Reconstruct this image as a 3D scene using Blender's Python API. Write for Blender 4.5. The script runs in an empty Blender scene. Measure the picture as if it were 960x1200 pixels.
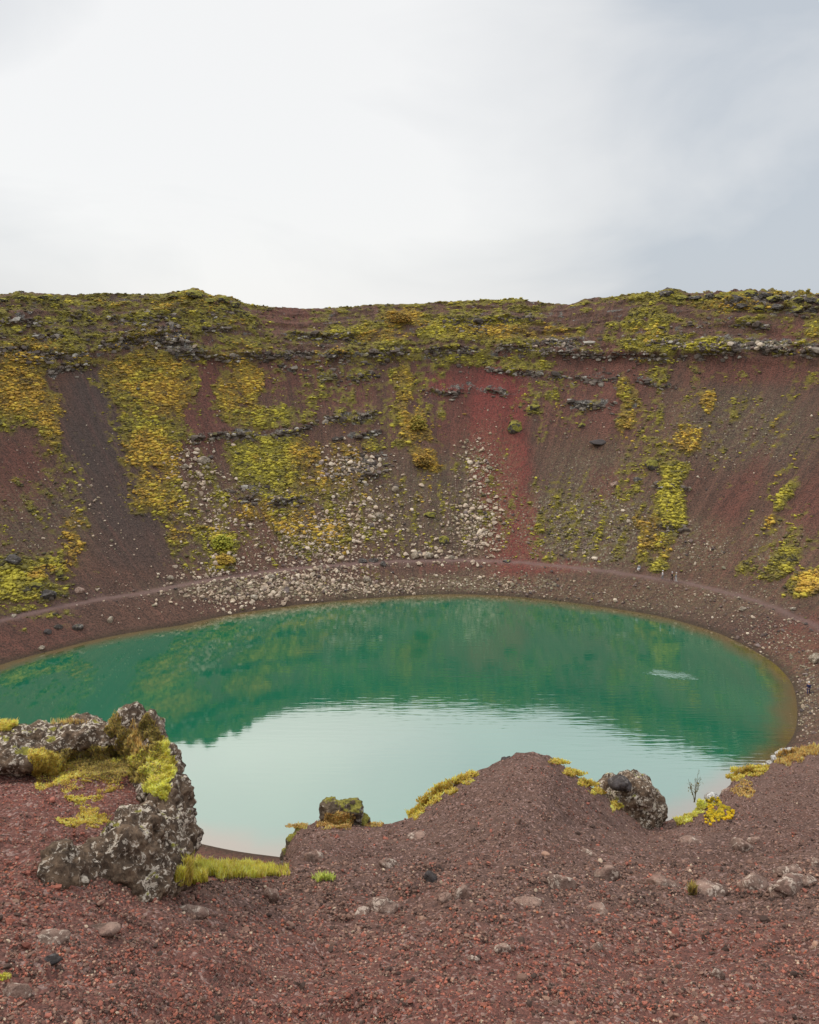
import bpy, math, time, numpy as np
_t0 = time.time()
def tick(n): print('T', n, round(time.time() - _t0, 1))
from math import radians as R

# ------------------------------------------------------------------ camera
C = bpy.context.scene.collection
scn = bpy.context.scene
F, P, CX, CY, HC = 1000.0, R(8.0), 480.0, 506.5, 50.0      # focal (px of a 960x1200 frame), pitch, principal point, eye height
cam = bpy.data.cameras.new('camera'); camo = bpy.data.objects.new('camera', cam); C.objects.link(camo)
camo.location = (0, 0, HC); camo.rotation_euler = (R(90) - P, 0, 0)
cam.sensor_fit = 'VERTICAL'; cam.sensor_height = 36.0; cam.lens = 36.0 * F / 1200.0
cam.shift_y = (CY - 600.0) / 1200.0
cam.clip_start = 0.05; cam.clip_end = 60000
scn.camera = camo
scn.render.resolution_x = 819; scn.render.resolution_y = 1024

# ------------------------------------------------------------------ world: overcast sky over a Nishita sky
SUN_EL, SUN_AZ = R(44), R(-62)          # azimuth measured from +Y towards +X
sdir = (math.sin(SUN_AZ) * math.cos(SUN_EL), math.cos(SUN_AZ) * math.cos(SUN_EL), math.sin(SUN_EL))
w = bpy.data.worlds.new('World'); scn.world = w; w.use_nodes = True
nt = w.node_tree; nt.nodes.clear()
def N(nt, t, **k):
    n = nt.nodes.new(t)
    for a, b in k.items():
        if a in n.inputs: n.inputs[a].default_value = b
        else: setattr(n, a, b)
    return n
def L(nt, a, b): nt.links.new(a, b)
sky = N(nt, 'ShaderNodeTexSky', sky_type='NISHITA', sun_disc=False, sun_elevation=SUN_EL, sun_rotation=SUN_AZ, altitude=60)
bg1 = N(nt, 'ShaderNodeBackground', Strength=0.1); L(nt, sky.outputs[0], bg1.inputs[0])
tc = N(nt, 'ShaderNodeTexCoord')
mp = N(nt, 'ShaderNodeMapping'); mp.inputs['Scale'].default_value = (1.0, 1.0, 2.6); L(nt, tc.outputs['Generated'], mp.inputs[0])
n1 = N(nt, 'ShaderNodeTexNoise', Scale=1.9, Detail=6.0, Roughness=0.5, Distortion=0.5); L(nt, mp.outputs[0], n1.inputs['Vector'])
dt = N(nt, 'ShaderNodeVectorMath', operation='DOT_PRODUCT'); L(nt, tc.outputs['Generated'], dt.inputs[0])
gx, gz = -0.17, 0.15; gl = math.sqrt(1 + gx * gx + gz * gz)
dt.inputs[1].default_value = (gx / gl, 1 / gl, gz / gl)
# brightness: a pale glow low ahead where the cloud is thin, duller to the right and higher up
mr = N(nt, 'ShaderNodeMapRange'); mr.interpolation_type = 'SMOOTHSTEP'
for k, v in (('From Min', .86), ('From Max', 1.0), ('To Min', 0.0), ('To Max', 1.0)): mr.inputs[k].default_value = v
L(nt, dt.outputs['Value'], mr.inputs['Value'])
nm = N(nt, 'ShaderNodeMapRange')
for k, v in (('From Min', .32), ('From Max', .68), ('To Min', -0.44), ('To Max', 0.36)): nm.inputs[k].default_value = v
L(nt, n1.outputs['Fac'], nm.inputs['Value'])
ad = N(nt, 'ShaderNodeMath', operation='ADD'); L(nt, mr.outputs[0], ad.inputs[0]); L(nt, nm.outputs[0], ad.inputs[1]); ad.use_clamp = True
cr = N(nt, 'ShaderNodeValToRGB'); e = cr.color_ramp.elements
e[0].position = 0.0; e[0].color = (.54, .585, .64, 1); e[1].position = 1.0; e[1].color = (.905, .905, .90, 1)
q = e.new(.5); q.color = (.76, .772, .785, 1)
L(nt, ad.outputs[0], cr.inputs[0])
# higher up (above the frame) the cloud deck is brighter, as under any overcast
sep = N(nt, 'ShaderNodeSeparateXYZ'); L(nt, tc.outputs['Generated'], sep.inputs[0])
up = N(nt, 'ShaderNodeMapRange')
for k, v in (('From Min', .335), ('From Max', .47), ('To Min', 1.0), ('To Max', 2.05)): up.inputs[k].default_value = v
L(nt, sep.outputs['Z'], up.inputs['Value'])
up2 = N(nt, 'ShaderNodeMapRange')
for k, v in (('From Min', .5), ('From Max', .95), ('To Min', 0.0), ('To Max', 1.1)): up2.inputs[k].default_value = v
L(nt, sep.outputs['Z'], up2.inputs['Value'])
ups = N(nt, 'ShaderNodeMath', operation='ADD'); L(nt, up.outputs[0], ups.inputs[0]); L(nt, up2.outputs[0], ups.inputs[1])
bg2 = N(nt, 'ShaderNodeBackground'); L(nt, cr.outputs[0], bg2.inputs[0]); L(nt, ups.outputs[0], bg2.inputs['Strength'])
mx = N(nt, 'ShaderNodeMixShader', Fac=0.93); L(nt, bg1.outputs[0], mx.inputs[1]); L(nt, bg2.outputs[0], mx.inputs[2])
wo = N(nt, 'ShaderNodeOutputWorld'); L(nt, mx.outputs[0], wo.inputs[0])

sun = bpy.data.lights.new('sun', 'SUN'); sun.energy = 1.5; sun.angle = R(10); sun.color = (1, .92, .80)
suno = bpy.data.objects.new('sun', sun); C.objects.link(suno)
from mathutils import Vector, Matrix
suno.rotation_euler = Vector(sdir).to_track_quat('Z', 'Y').to_euler()
scn.view_settings.view_transform = 'Standard'; scn.view_settings.look = 'None'
scn.view_settings.exposure = 0.06; scn.view_settings.gamma = 1.0; scn.view_settings.use_curve_mapping = False

# ------------------------------------------------------------------ numeric helpers
rng = np.random.default_rng(7)
cP, sP = math.cos(P), math.sin(P)
def proj(X, Y, Z):
    z = Z - HC
    d = Y * cP - z * sP; v = Y * sP + z * cP
    d = np.where(d > .05, d, .05)
    return CX + F * X / d, CY - F * v / d
def pk(x, y):                      # pixel -> (X per unit Y, drop per unit Y)
    u = (x - CX) / F; v = (CY - y) / F
    Yd = cP + v * sP; Zd = -sP + v * cP
    return u / Yd, -Zd / Yd
perm = np.random.default_rng(3).permutation(512).astype(np.int64); perm = np.concatenate([perm, perm, perm])
gr = np.random.default_rng(4).normal(size=(512, 3)); gr /= np.linalg.norm(gr, axis=1)[:, None]
GX, GY, GZ = [np.ascontiguousarray(gr[:, i], dtype=np.float32) for i in range(3)]
perm = perm.astype(np.int32)
def perlin(x, y, z):
    x, y, z = [np.asarray(q, dtype=np.float64) for q in (x, y, z)]
    x, y, z = np.broadcast_arrays(x, y, z)
    fx, fy, fz = np.floor(x), np.floor(y), np.floor(z)
    xf, yf, zf = [(a - b_).astype(np.float32) for a, b_ in ((x, fx), (y, fy), (z, fz))]
    xi, yi, zi = [(q.astype(np.int32) & 511) for q in (fx, fy, fz)]
    u, v, w_ = [t * t * t * (t * (t * 6 - 15) + 10) for t in (xf, yf, zf)]
    A = [perm[xi], perm[xi + 1]]
    B = [[perm[(a + yi)], perm[(a + yi + 1)]] for a in A]
    def g(i, j, k):
        h = perm[B[i][j] + zi + k]
        return GX[h] * (xf - i) + GY[h] * (yf - j) + GZ[h] * (zf - k)
    l = lambda a, b, t: a + (b - a) * t
    return l(l(l(g(0,0,0), g(1,0,0), u), l(g(0,1,0), g(1,1,0), u), v), l(l(g(0,0,1), g(1,0,1), u), l(g(0,1,1), g(1,1,1), u), v), w_) * 1.6
def fbm(x, y, z, o=4, g=.5):
    s = 0; a = 1; t = 0
    x, y, z = [np.asarray(q, float) for q in (x, y, z)]
    for i in range(o):
        s = s + a * perlin(x + 17.3 * i, y + 5.1 * i, z + 9.7 * i); t += a; a *= g; x, y, z = x * 2.03, y * 2.03, z * 2.03
    return s / t
def ridged(x, y, z, o=4):
    s = 0; a = 1; t = 0
    for i in range(o):
        s = s + a * (1 - np.abs(perlin(x + 31 * i, y, z)) * 2); t += a; a *= .55; x, y, z = x * 2.1, y * 2.1, z * 2.1
    return s / t
def sst(a, b, x):
    t = np.clip((x - a) / (b - a), 0, 1); return t * t * (3 - 2 * t)

def mesh_np(name, V, faces_flat, sizes, smooth=True, attrs=(), mat=None):
    """V (n,3); faces_flat: vertex indices; sizes: polygon sizes"""
    me = bpy.data.meshes.new(name)
    V = np.ascontiguousarray(V, dtype=np.float32)
    me.vertices.add(len(V)); me.vertices.foreach_set('co', V.ravel())
    ff = np.ascontiguousarray(faces_flat, dtype=np.int32)
    me.loops.add(len(ff)); me.loops.foreach_set('vertex_index', ff)
    sizes = np.ascontiguousarray(sizes, dtype=np.int32)
    st = np.concatenate([[0], np.cumsum(sizes)[:-1]]).astype(np.int32)
    me.polygons.add(len(sizes)); me.polygons.foreach_set('loop_start', st)
    me.polygons.foreach_set('use_smooth', np.full(len(sizes), bool(smooth)))
    me.update(calc_edges=True)
    for nm_, typ, dat in attrs:
        a = me.attributes.new(nm_, typ, 'POINT')
        a.data.foreach_set('color' if 'COLOR' in typ else ('vector' if 'VECTOR' in typ else 'value'), np.ascontiguousarray(dat, dtype=np.float32).ravel())
    if mat: me.materials.append(mat)
    me.validate()
    return me
def grid_faces(nr, nc, wrap=False):
    i = np.arange(nr - 1)[:, None]; j = np.arange(nc if wrap else nc - 1)[None, :]
    j2 = (j + 1) % nc
    q = np.stack([i * nc + j + 0 * i, i * nc + j2, (i + 1) * nc + j2, (i + 1) * nc + j], -1).reshape(-1, 4)
    return q
def link(name, me, parent=None, label=None, cat=None, group=None, kind=None, loc=None):
    o = bpy.data.objects.new(name, me); C.objects.link(o)
    if parent is not None: o.parent = parent
    if label: o['label'] = label
    if cat: o['category'] = cat
    if group: o['group'] = group
    if kind: o['kind'] = kind
    if loc is not None: o.location = loc
    return o

# ------------------------------------------------------------------ material helpers
def newmat(name):
    m = bpy.data.materials.new(name); m.use_nodes = True; t = m.node_tree; t.nodes.clear()
    out = N(t, 'ShaderNodeOutputMaterial'); b = N(t, 'ShaderNodeBsdfPrincipled'); b.inputs['Roughness'].default_value = .95
    b.inputs['Specular IOR Level'].default_value = .2
    L(t, b.outputs[0], out.inputs[0]); return m, t, b, out
def mixc(t, fac, a, b):
    m = N(t, 'ShaderNodeMix', data_type='RGBA')
    for s, v in ((m.inputs[0], fac), (m.inputs[6], a), (m.inputs[7], b)):
        if isinstance(v, (int, float)): s.default_value = v
        elif isinstance(v, tuple): s.default_value = v + ((1,) if len(v) == 3 else ())
        else: L(t, v, s)
    return m.outputs[2]
def noise(t, vec, sc, det=3.0, rough=.55, dist=0.0):
    n = N(t, 'ShaderNodeTexNoise', Scale=sc, Detail=det, Roughness=rough, Distortion=dist)
    if vec is not None: L(t, vec, n.inputs['Vector'])
    return n.outputs['Fac']
def mrange(t, v, a, b, c=0.0, d=1.0, smooth=False):
    m = N(t, 'ShaderNodeMapRange'); m.interpolation_type = 'SMOOTHSTEP' if smooth else 'LINEAR'
    m.inputs['From Min'].default_value = a; m.inputs['From Max'].default_value = b
    m.inputs['To Min'].default_value = c; m.inputs['To Max'].default_value = d
    L(t, v, m.inputs['Value']); return m.outputs[0]
def math_(t, op, a, b=None, clamp=False):
    m = N(t, 'ShaderNodeMath', operation=op); m.use_clamp = clamp
    for s, v in ((m.inputs[0], a), (m.inputs[1], b)):
        if v is None: continue
        if isinstance(v, (int, float)): s.default_value = v
        else: L(t, v, s)
    return m.outputs[0]
def scaled(t, vec, s):
    m = N(t, 'ShaderNodeMapping'); m.inputs['Scale'].default_value = s; L(t, vec, m.inputs[0]); return m.outputs[0]
def bump(t, b, h, dist, strength=1.0):
    n = N(t, 'ShaderNodeBump'); n.inputs['Strength'].default_value = strength; n.inputs['Distance'].default_value = dist
    L(t, h, n.inputs['Height']); L(t, n.outputs[0], b.inputs['Normal'])

# palette (base colours)
PURPLE = (.135, .082, .076); DARK = (.095, .072, .066); RED = (.25, .060, .048); BRICK = (.235, .085, .066)
MOSS = (.44, .37, .045); OLIVE = (.21, .17, .045); GOLD = (.54, .33, .05); ORANGE = (.33, .17, .045)

# ---- crater wall material (driven by masks stored on the mesh)
mt, t, b, out = newmat('cinder_slope')
geo = N(t, 'ShaderNodeNewGeometry'); pos = geo.outputs['Position']
fl = N(t, 'ShaderNodeAttribute', attribute_name='flow').outputs['Vector']
a1 = N(t, 'ShaderNodeAttribute', attribute_name='m1'); s1 = N(t, 'ShaderNodeSeparateColor'); L(t, a1.outputs['Color'], s1.inputs[0])
a2 = N(t, 'ShaderNodeAttribute', attribute_name='m2'); s2 = N(t, 'ShaderNodeSeparateColor'); L(t, a2.outputs['Color'], s2.inputs[0])
moss, gold, red, rock = s1.outputs[0], s1.outputs[1], s1.outputs[2], a1.outputs['Alpha']
dark, speck, path = s2.outputs[0], s2.outputs[1], s2.outputs[2]
streak = noise(t, scaled(t, fl, (1.0, .06, 1)), .55, 5.0, .6)
streak2 = noise(t, scaled(t, fl, (1.0, .12, 1)), 2.2, 4.0, .65)
grain = noise(t, pos, 2.6, 5.0, .75)
c = mixc(t, mrange(t, streak, .35, .65), (.128, .068, .048), (.198, .104, .070))
dk = math_(t, 'ADD', dark, math_(t, 'MULTIPLY', math_(t, 'SUBTRACT', streak2, .5), 1.2), True)
c = mixc(t, math_(t, 'MULTIPLY', dk, .8), c, (.098, .074, .062))
rd = math_(t, 'ADD', red, math_(t, 'MULTIPLY', math_(t, 'SUBTRACT', streak, .5), .9), True)
c = mixc(t, math_(t, 'MULTIPLY', rd, .9), c, RED)
grit = noise(t, pos, 4.2, 2.0, .8); grit2 = noise(t, scaled(t, fl, (1.6, .7, 1)), 1.1, 4.0, .7)
c = mixc(t, mrange(t, grit, .48, .60, 0, .72), c, (.035, .024, .02))
c = mixc(t, mrange(t, grit2, .50, .66, 0, .6), c, (.045, .034, .029))
c = mixc(t, mrange(t, grain, .60, .72, 0, .5), c, (.30, .20, .145))
c = mixc(t, math_(t, 'MULTIPLY', math_(t, 'MULTIPLY', speck, mrange(t, noise(t, pos, 1.7, 5.0, .8), .44, .58)), .5), c, (.25, .22, .11))
# small pale stones seen as specks
vo = N(t, 'ShaderNodeTexVoronoi', Scale=2.1); vo.inputs['Randomness'].default_value = 1; L(t, pos, vo.inputs['Vector'])
vcol = N(t, 'ShaderNodeSeparateColor'); L(t, vo.outputs['Color'], vcol.inputs[0])
sz = math_(t, 'MULTIPLY', mrange(t, vcol.outputs[0], .45, 1.0), math_(t, 'ADD', speck, .12))
spk = math_(t, 'LESS_THAN', vo.outputs['Distance'], math_(t, 'MULTIPLY', sz, .55))
c = mixc(t, math_(t, 'MULTIPLY', spk, .75), c, mixc(t, vcol.outputs[1], (.24, .19, .13), (.34, .29, .2)))
# path: trodden, paler cinder
c = mixc(t, math_(t, 'MULTIPLY', path, .75), c, (.21, .13, .11))
# bare rock
rn = noise(t, pos, 1.3, 6.0, .7)
rc = mixc(t, mrange(t, rn, .38, .62), (.05, .042, .036), (.19, .16, .13))
rc = mixc(t, mrange(t, noise(t, pos, 3.5, 4.0, .6), .57, .64), rc, (.40, .38, .33))
rmask = mrange(t, math_(t, 'ADD', rock, math_(t, 'MULTIPLY', math_(t, 'SUBTRACT', noise(t, pos, .45, 5.0, .7), .5), 2.0)), .50, .64)
c = mixc(t, rmask, c, rc)
# moss
mn = noise(t, scaled(t, fl, (.8, 1.5, 1)), .55, 7.0, .72)
mn2 = noise(t, scaled(t, pos, (1, 1, 2.2)), 1.5, 5.0, .7)
mcol = mixc(t, mrange(t, mn2, .36, .6), OLIVE, MOSS)
g2 = math_(t, 'ADD', gold, math_(t, 'MULTIPLY', math_(t, 'SUBTRACT', noise(t, pos, .5, 4.0, .6), .5), 1.3), True)
mcol = mixc(t, g2, mcol, mixc(t, mrange(t, mn2, .4, .62), (.22, .125, .04), GOLD))
mcol = mixc(t, mrange(t, noise(t, pos, 4.0, 3.0, .7), .42, .56, .0, .55), mcol, (.06, .052, .025))
mcol = mixc(t, mrange(t, moss, .35, .95, .75, 0.0), mcol, mixc(t, mn2, (.10, .08, .035), (.22, .15, .05)))
mmask = mrange(t, math_(t, 'ADD', moss, math_(t, 'MULTIPLY', math_(t, 'SUBTRACT', mn, .5), 1.7)), .32, .58)
c = mixc(t, mmask, c, mcol)
# wet margin
sp = N(t, 'ShaderNodeSeparateXYZ'); L(t, pos, sp.inputs[0])
wet = mrange(t, math_(t, 'ADD', sp.outputs['Z'], math_(t, 'MULTIPLY', rn, .5)), .35, .9, .7, 0.0)
c = mixc(t, wet, c, (.06, .045, .028))
L(t, c, b.inputs['Base Color'])
h = math_(t, 'ADD', math_(t, 'MULTIPLY', grain, .9), math_(t, 'MULTIPLY', mn2, .7))
bump(t, b, h, .55, .9)
M_slope = mt

def coloured(name, attr='col', rough=.95, nsc=40.0, amt=.35, bmp=0.0):
    m, t, b, out = newmat(name)
    a = N(t, 'ShaderNodeAttribute', attribute_name=attr)
    g = N(t, 'ShaderNodeNewGeometry')
    n = noise(t, g.outputs['Position'], nsc, 3.0, .6)
    c = mixc(t, mrange(t, n, .35, .7, 0, amt), a.outputs['Color'], (.03, .022, .02))
    L(t, c, b.inputs['Base Color']); b.inputs['Roughness'].default_value = rough
    if bmp: bump(t, b, n, bmp, .8)
    return m
M_gravel = coloured('gravel_grain', nsc=160.0, amt=.3)
M_tuft = coloured('moss_tuft', nsc=3.0, amt=.25)
M_blade = coloured('grass_blade', nsc=25.0, amt=.12)
_t = M_blade.node_tree; _b = [n for n in _t.nodes if n.type == 'BSDF_PRINCIPLED'][0]; _o = [n for n in _t.nodes if n.type == 'OUTPUT_MATERIAL'][0]
_tr = N(_t, 'ShaderNodeBsdfTranslucent'); L(_t, _b.inputs['Base Color'].links[0].from_socket, _tr.inputs[0]); _m = N(_t, 'ShaderNodeMixShader', Fac=.45)
L(_t, _b.outputs[0], _m.inputs[1]); L(_t, _tr.outputs[0], _m.inputs[2]); L(_t, _m.outputs[0], _o.inputs[0])
M_stuffstone = coloured('loose_stone', nsc=4.0, amt=.35, bmp=.1)

# ------------------------------------------------------------------ the lake outline (world metres), from its traced shore
shore_px = [(0,779),(20,773),(60,763),(110,750),(213,733),(320,713),(390,705),(453,700),(560,697),(640,703),(710,712),(773,722),(840,741),(880,760),(905,775),
            (927,798),(934,830),(930,862),(907,889),(850,930),(780,968),(650,1008),(500,1019),(330,1004),(230,987),(100,950),(-10,900),(-90,850),(-70,806)]
SH = []
for (x, y) in shore_px:
    k, T = pk(x, y); Yw = HC / T; SH.append((k * Yw, Yw))
SH = np.array(SH)
LC = np.array([0.0, 105.0])
ang = np.degrees(np.arctan2(SH[:,1] - LC[1], SH[:,0] - LC[0])); rad = np.hypot(SH[:,0] - LC[0], SH[:,1] - LC[1])
o_ = np.argsort(ang); ang, rad = ang[o_], rad[o_]
dense = np.arange(-180, 180, .25)
Rd = np.interp(dense, ang, rad, period=360)
kern = np.hanning(33); kern /= kern.sum()
Rd = np.convolve(np.concatenate([Rd[-60:], Rd, Rd[:60]]), kern, 'same')[60:-60]
def Rsh(phi_deg): return np.interp(phi_deg, dense, Rd, period=360)

# ------------------------------------------------------------------ terrain: one sheet, from under the lake to the horizon
phi = np.concatenate([np.arange(-28, 208, .165), np.arange(208, 332, 1.2)])
nphi = len(phi)
# profile rows: (distance from shore, height)
prof_r = [-9, 0, 6.5, 7.6, 9.6, 51.5, 52.2, 65.5, 70, 90, 140]
prof_z = [-3.5, 0, 3.2, 3.75, 3.85, 38.7, 40.0, 50.4, 50.2, 46, 34]
rows = np.concatenate([np.linspace(-9, 0, 5)[:-1], np.arange(0, 68, .25), np.linspace(68, 140, 26)])
nr_in = len(rows)
PH, RW = np.meshgrid(np.radians(phi), rows)
R0 = Rsh(phi)[None, :]
phd = (phi + 180) % 360 - 180
# the near rim sits further back than the far one (the camera stands on it)
near = sst(20, 75, -phd) * sst(20, 75, 180 + phd) if False else np.clip(-np.sin(np.radians(phi)), 0, 1)
stretch = 1 + .30 * sst(.15, .95, near)[None, :]
bwid = 1 + .25 * fbm(phi * .06, phi * 0 + 3, phi * 0, 2)[None, :]
RWs = np.where(RW > 0, RW * stretch, RW)
rr = R0 + RWs
X = LC[0] + rr * np.cos(PH); Y = LC[1] + rr * np.sin(PH)
Z = np.interp(RW, prof_r, prof_z)
# long undulations of the wall, running down it
gul = fbm(PH * 9, RW * .01, 0 * PH, 3) * 2.4 + fbm(PH * 34, RW * .012, 0 * PH + 4, 3) * .7
env = sst(8, 25, RW) * (1 - sst(60, 80, RW) * .7)
dn = gul * env
# concave talus
Z = Z - 1.6 * np.sin(np.clip((RW - 10) / 42, 0, 1) * math.pi) * (RW < 52)
dr = dn * .6; Z = Z + dn * .6
X = X - dr * 0; 
px, py = proj(X, Y, Z)
vis = (np.sin(PH) > -.55)
# crest heights taken from the skyline
sky_px = [(-80,350),(0,345),(25,342),(50,343),(75,345),(90,345),(130,344),(170,344),(190,345),(200,341),(215,341),(228,336.5),(238,340),(248,347),(256,345),(272,348),(285,354),(300,358),
          (340,361),(400,360),(440,357),(480,356),(540,352),(590,350.5),(610,350),(622,353),(645,355.5),(668,356),(690,349),(710,348),(740,344),(770,342),(782,336.5),(792,338),(805,343),(850,343),(880,341),(900,343),(940,345),(960,347),(1040,350)]
sx = np.array([a for a, _ in sky_px]); sy = np.array([b_ for _, b_ in sky_px])
want = np.interp(px, sx, sy)
rimrow = np.argmin(np.abs(rows - 65.5))
T = np.tan(P + np.arctan((want[rimrow] - CY) / F))
hyp = Y[rimrow]
zr = HC - T * hyp
dz = np.where(vis[rimrow], zr - Z[rimrow], 0)
Z = Z + dz[None, :] * sst(46, 65, RW) * vis
# behind the crest: keep it below the line of sight
px, py = proj(X, Y, Z)

tick('# ---- strokes traced')
# ---- strokes traced on the wall: (x, y, rx, ry, slant, strength)
def blobs(lst, pxx, pyy, mode='max'):
    m = np.zeros_like(pxx)
    for s in lst:
        x, y, rx, ry, sl, st = s[:6]
        sel = (np.abs(pxx - x) < rx * 2 + abs(sl) * ry * 2 + 6) & (np.abs(pyy - y) < ry * 2 + 6)
        if not sel.any(): continue
        ddx = (pxx[sel] - x - sl * (pyy[sel] - y)) / rx; ddy = (pyy[sel] - y) / ry
        d = np.sqrt(np.sqrt(ddx ** 4 + ddy ** 4 + ddx ** 2 * ddy ** 2))
        v = st * (1 - sst(.45, 1.6, d))
        m[sel] = np.maximum(m[sel], v)
    return m
MOSS_S = [(35,372,75,34,0,.60),(40,400,60,22,0,.52),(150,372,50,30,0,.52),(160,400,55,20,0,.56),(215,358,70,18,0,.72),(250,382,55,28,0,.60),(228,346,24,10,0,.8),
 (18,455,44,50,0,.86),(58,495,15,50,0,.72),(62,545,14,25,0,.5),(172,448,52,42,.1,1.0),(178,510,40,45,.1,.82),(186,575,34,36,0,.64),(205,622,14,22,0,.6),(150,470,26,36,0,.6),
 (282,452,30,40,0,.78),(310,488,52,15,0,.80),(322,540,54,34,0,.92),(380,560,55,30,0,.55),(300,598,26,16,.4,.72),(335,612,34,20,.4,.66),(375,630,42,28,0,.60),(330,575,50,18,0,.62),
 (405,535,26,20,0,.56),(445,520,40,10,0,.5),(415,490,30,6,0,.55),(430,395,58,20,0,.74),(560,388,86,20,0,.92),(470,373,30,12,0,.95),(600,372,50,16,0,.62),(370,398,46,12,0,.58),(350,370,20,10,0,.3),
 (560,424,80,8,0,.74),(620,430,36,9,0,.62),(440,430,50,16,0,.44),(420,440,34,10,0,.55),(475,462,12,40,0,.60),(488,496,16,22,0,.82),(500,538,14,16,.5,.95),(470,440,16,12,0,.66),
 (744,380,14,26,-.3,.92),(772,380,15,28,0,.92),(765,404,38,12,0,1.0),(820,372,60,10,0,.60),(718,392,9,24,-.2,.66),(832,409,34,9,0,.86),(810,349,100,9,0,.80),(785,343,24,8,0,.85),(915,349,60,8,0,.55),
 (952,376,14,24,.3,.78),(890,362,75,6,0,.72),(886,382,9,10,.8,.78),(768,442,24,10,0,.60),(676,397,8,12,0,.55),(640,360,30,8,0,.3),(700,352,24,6,0,.6),(765,425,30,5,0,.55),
 (732,462,10,18,.2,.84),(745,466,5,14,.4,.72),(735,488,13,12,0,.84),(731,503,5,10,0,.6),(830,474,8,15,-.2,.84),(773,500,7,30,0,.58),(808,514,20,20,0,.62),(790,553,17,13,0,1.0),(788,590,16,30,0,1.05),
 (770,545,10,12,0,.5),(752,624,9,20,.1,.80),(772,632,18,12,0,.80),(765,650,24,12,0,.62),(776,663,12,6,0,.95),(640,655,14,10,0,.60),(625,640,14,12,0,.5),(770,600,14,26,0,.5),
 (922,582,8,20,-.7,.92),(903,609,6,9,-.5,.85),(916,662,17,20,-.6,.86),(948,682,24,15,-.6,1.05),(880,666,16,12,-.4,.52),(812,425,20,8,0,.4),(955,442,12,10,0,.5),
 (22,680,36,26,0,.92),(12,672,20,22,0,1.1),(45,718,34,10,0,.80),(84,640,12,40,0,.58),(55,665,30,20,0,.6),(40,520,10,20,0,.4),(15,600,14,20,0,.35),
 (262,636,15,14,.3,1.1),(262,660,18,10,0,.82),(232,640,16,20,0,.5),(605,497,8,7,0,.8),(626,478,9,6,0,.86),(646,463,10,8,0,.6),(574,608,9,12,0,.6),(430,640,20,12,0,.3),(655,575,12,20,0,.35),(740,640,10,10,0,.3),
 (400,600,130,60,0,.37),(480,470,50,50,0,.40),(240,600,50,70,0,.42),(55,590,50,60,0,.34),(690,610,80,45,0,.38),(765,560,40,90,0,.42),(860,500,100,50,0,.26),(560,590,45,60,0,.34),(410,460,90,40,0,.38),(645,470,50,40,0,.34),(915,620,60,50,0,.30),(40,690,55,38,0,.46),(330,440,60,30,0,.3),(890,440,70,20,0,.28)]
GOLD_S = [(18,450,50,40,0,.8),(60,500,16,50,0,.8),(190,470,40,25,0,.95),(170,450,60,50,0,.5),(180,560,40,60,0,.7),(285,460,36,44,0,.75),(300,598,30,16,.4,1.0),(335,610,40,20,.4,.7),(390,540,50,40,0,.75),
 (488,500,18,24,0,.9),(500,538,16,18,.5,1.1),(470,373,22,12,0,1.1),(600,390,60,8,0,.8),(560,392,40,10,0,.55),(735,470,18,40,0,.75),(830,474,9,16,0,1),(808,514,24,24,0,.8),(755,625,16,24,0,.9),(775,640,22,14,0,.6),
 (948,682,26,16,-.6,.75),(903,609,8,10,0,.9),(262,662,18,9,0,.8),(84,640,14,40,0,.8),(450,396,30,6,0,.7),(885,356,50,8,0,.5),(25,700,20,8,0,.4),(50,675,20,8,0,.6),(475,455,14,40,0,.7),(205,622,14,22,0,.7),(372,625,40,20,0,.5)]
RED_S = [(555,450,80,24,0,.42),(555,490,55,40,0,.45),(585,455,26,20,0,.8),(582,480,34,50,0,1.3),(590,545,28,60,.03,1.6),(600,620,27,50,.05,1.6),(530,450,40,16,0,.8),(640,664,50,8,0,.9),(620,662,60,8,0,.8),(560,664,60,6,0,.4),(700,460,70,50,0,.28),(240,470,30,60,0,.36),
 (880,435,70,16,0,.32),(860,590,18,60,-.6,.30),(950,600,24,60,-.6,.32),(20,748,80,20,0,.22),(330,440,60,20,0,.25),(400,460,50,20,0,.25),(930,395,40,14,0,.3),(20,560,30,40,0,.3),(300,630,30,40,0,.25),(960,750,60,30,0,.4),(340,370,40,20,0,.3),(720,570,30,20,0,.4)]
DARK_S = [(108,470,30,40,0,1.0),(112,520,38,50,.1,1.0),(140,590,50,45,.3,.85),(160,640,50,30,.3,.6),(60,610,50,30,0,.5),(510,600,60,60,0,.5),(500,470,22,40,0,.7),(680,600,70,60,0,.5),(880,500,80,50,0,.6),(740,730,160,22,.0,.4),(260,690,300,14,0,.3),(150,350,60,8,0,.6),(100,380,12,34,0,.8)]
SPECK_S = [(690,620,90,50,0,1.0),(700,560,60,40,0,.6),(820,640,40,30,0,.8),(860,500,90,40,0,.6),(510,590,60,60,0,.55),(380,600,100,50,0,.6),(270,620,60,60,0,.5),(40,620,60,50,0,.5),(570,590,40,80,0,.8),(420,580,60,50,0,.6),(910,640,40,30,0,.7),(340,690,140,12,0,1.0),(560,685,120,12,0,.9),(760,700,200,26,.0,.55),(935,800,40,60,0,.6),(420,390,150,20,0,.2)]
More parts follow.
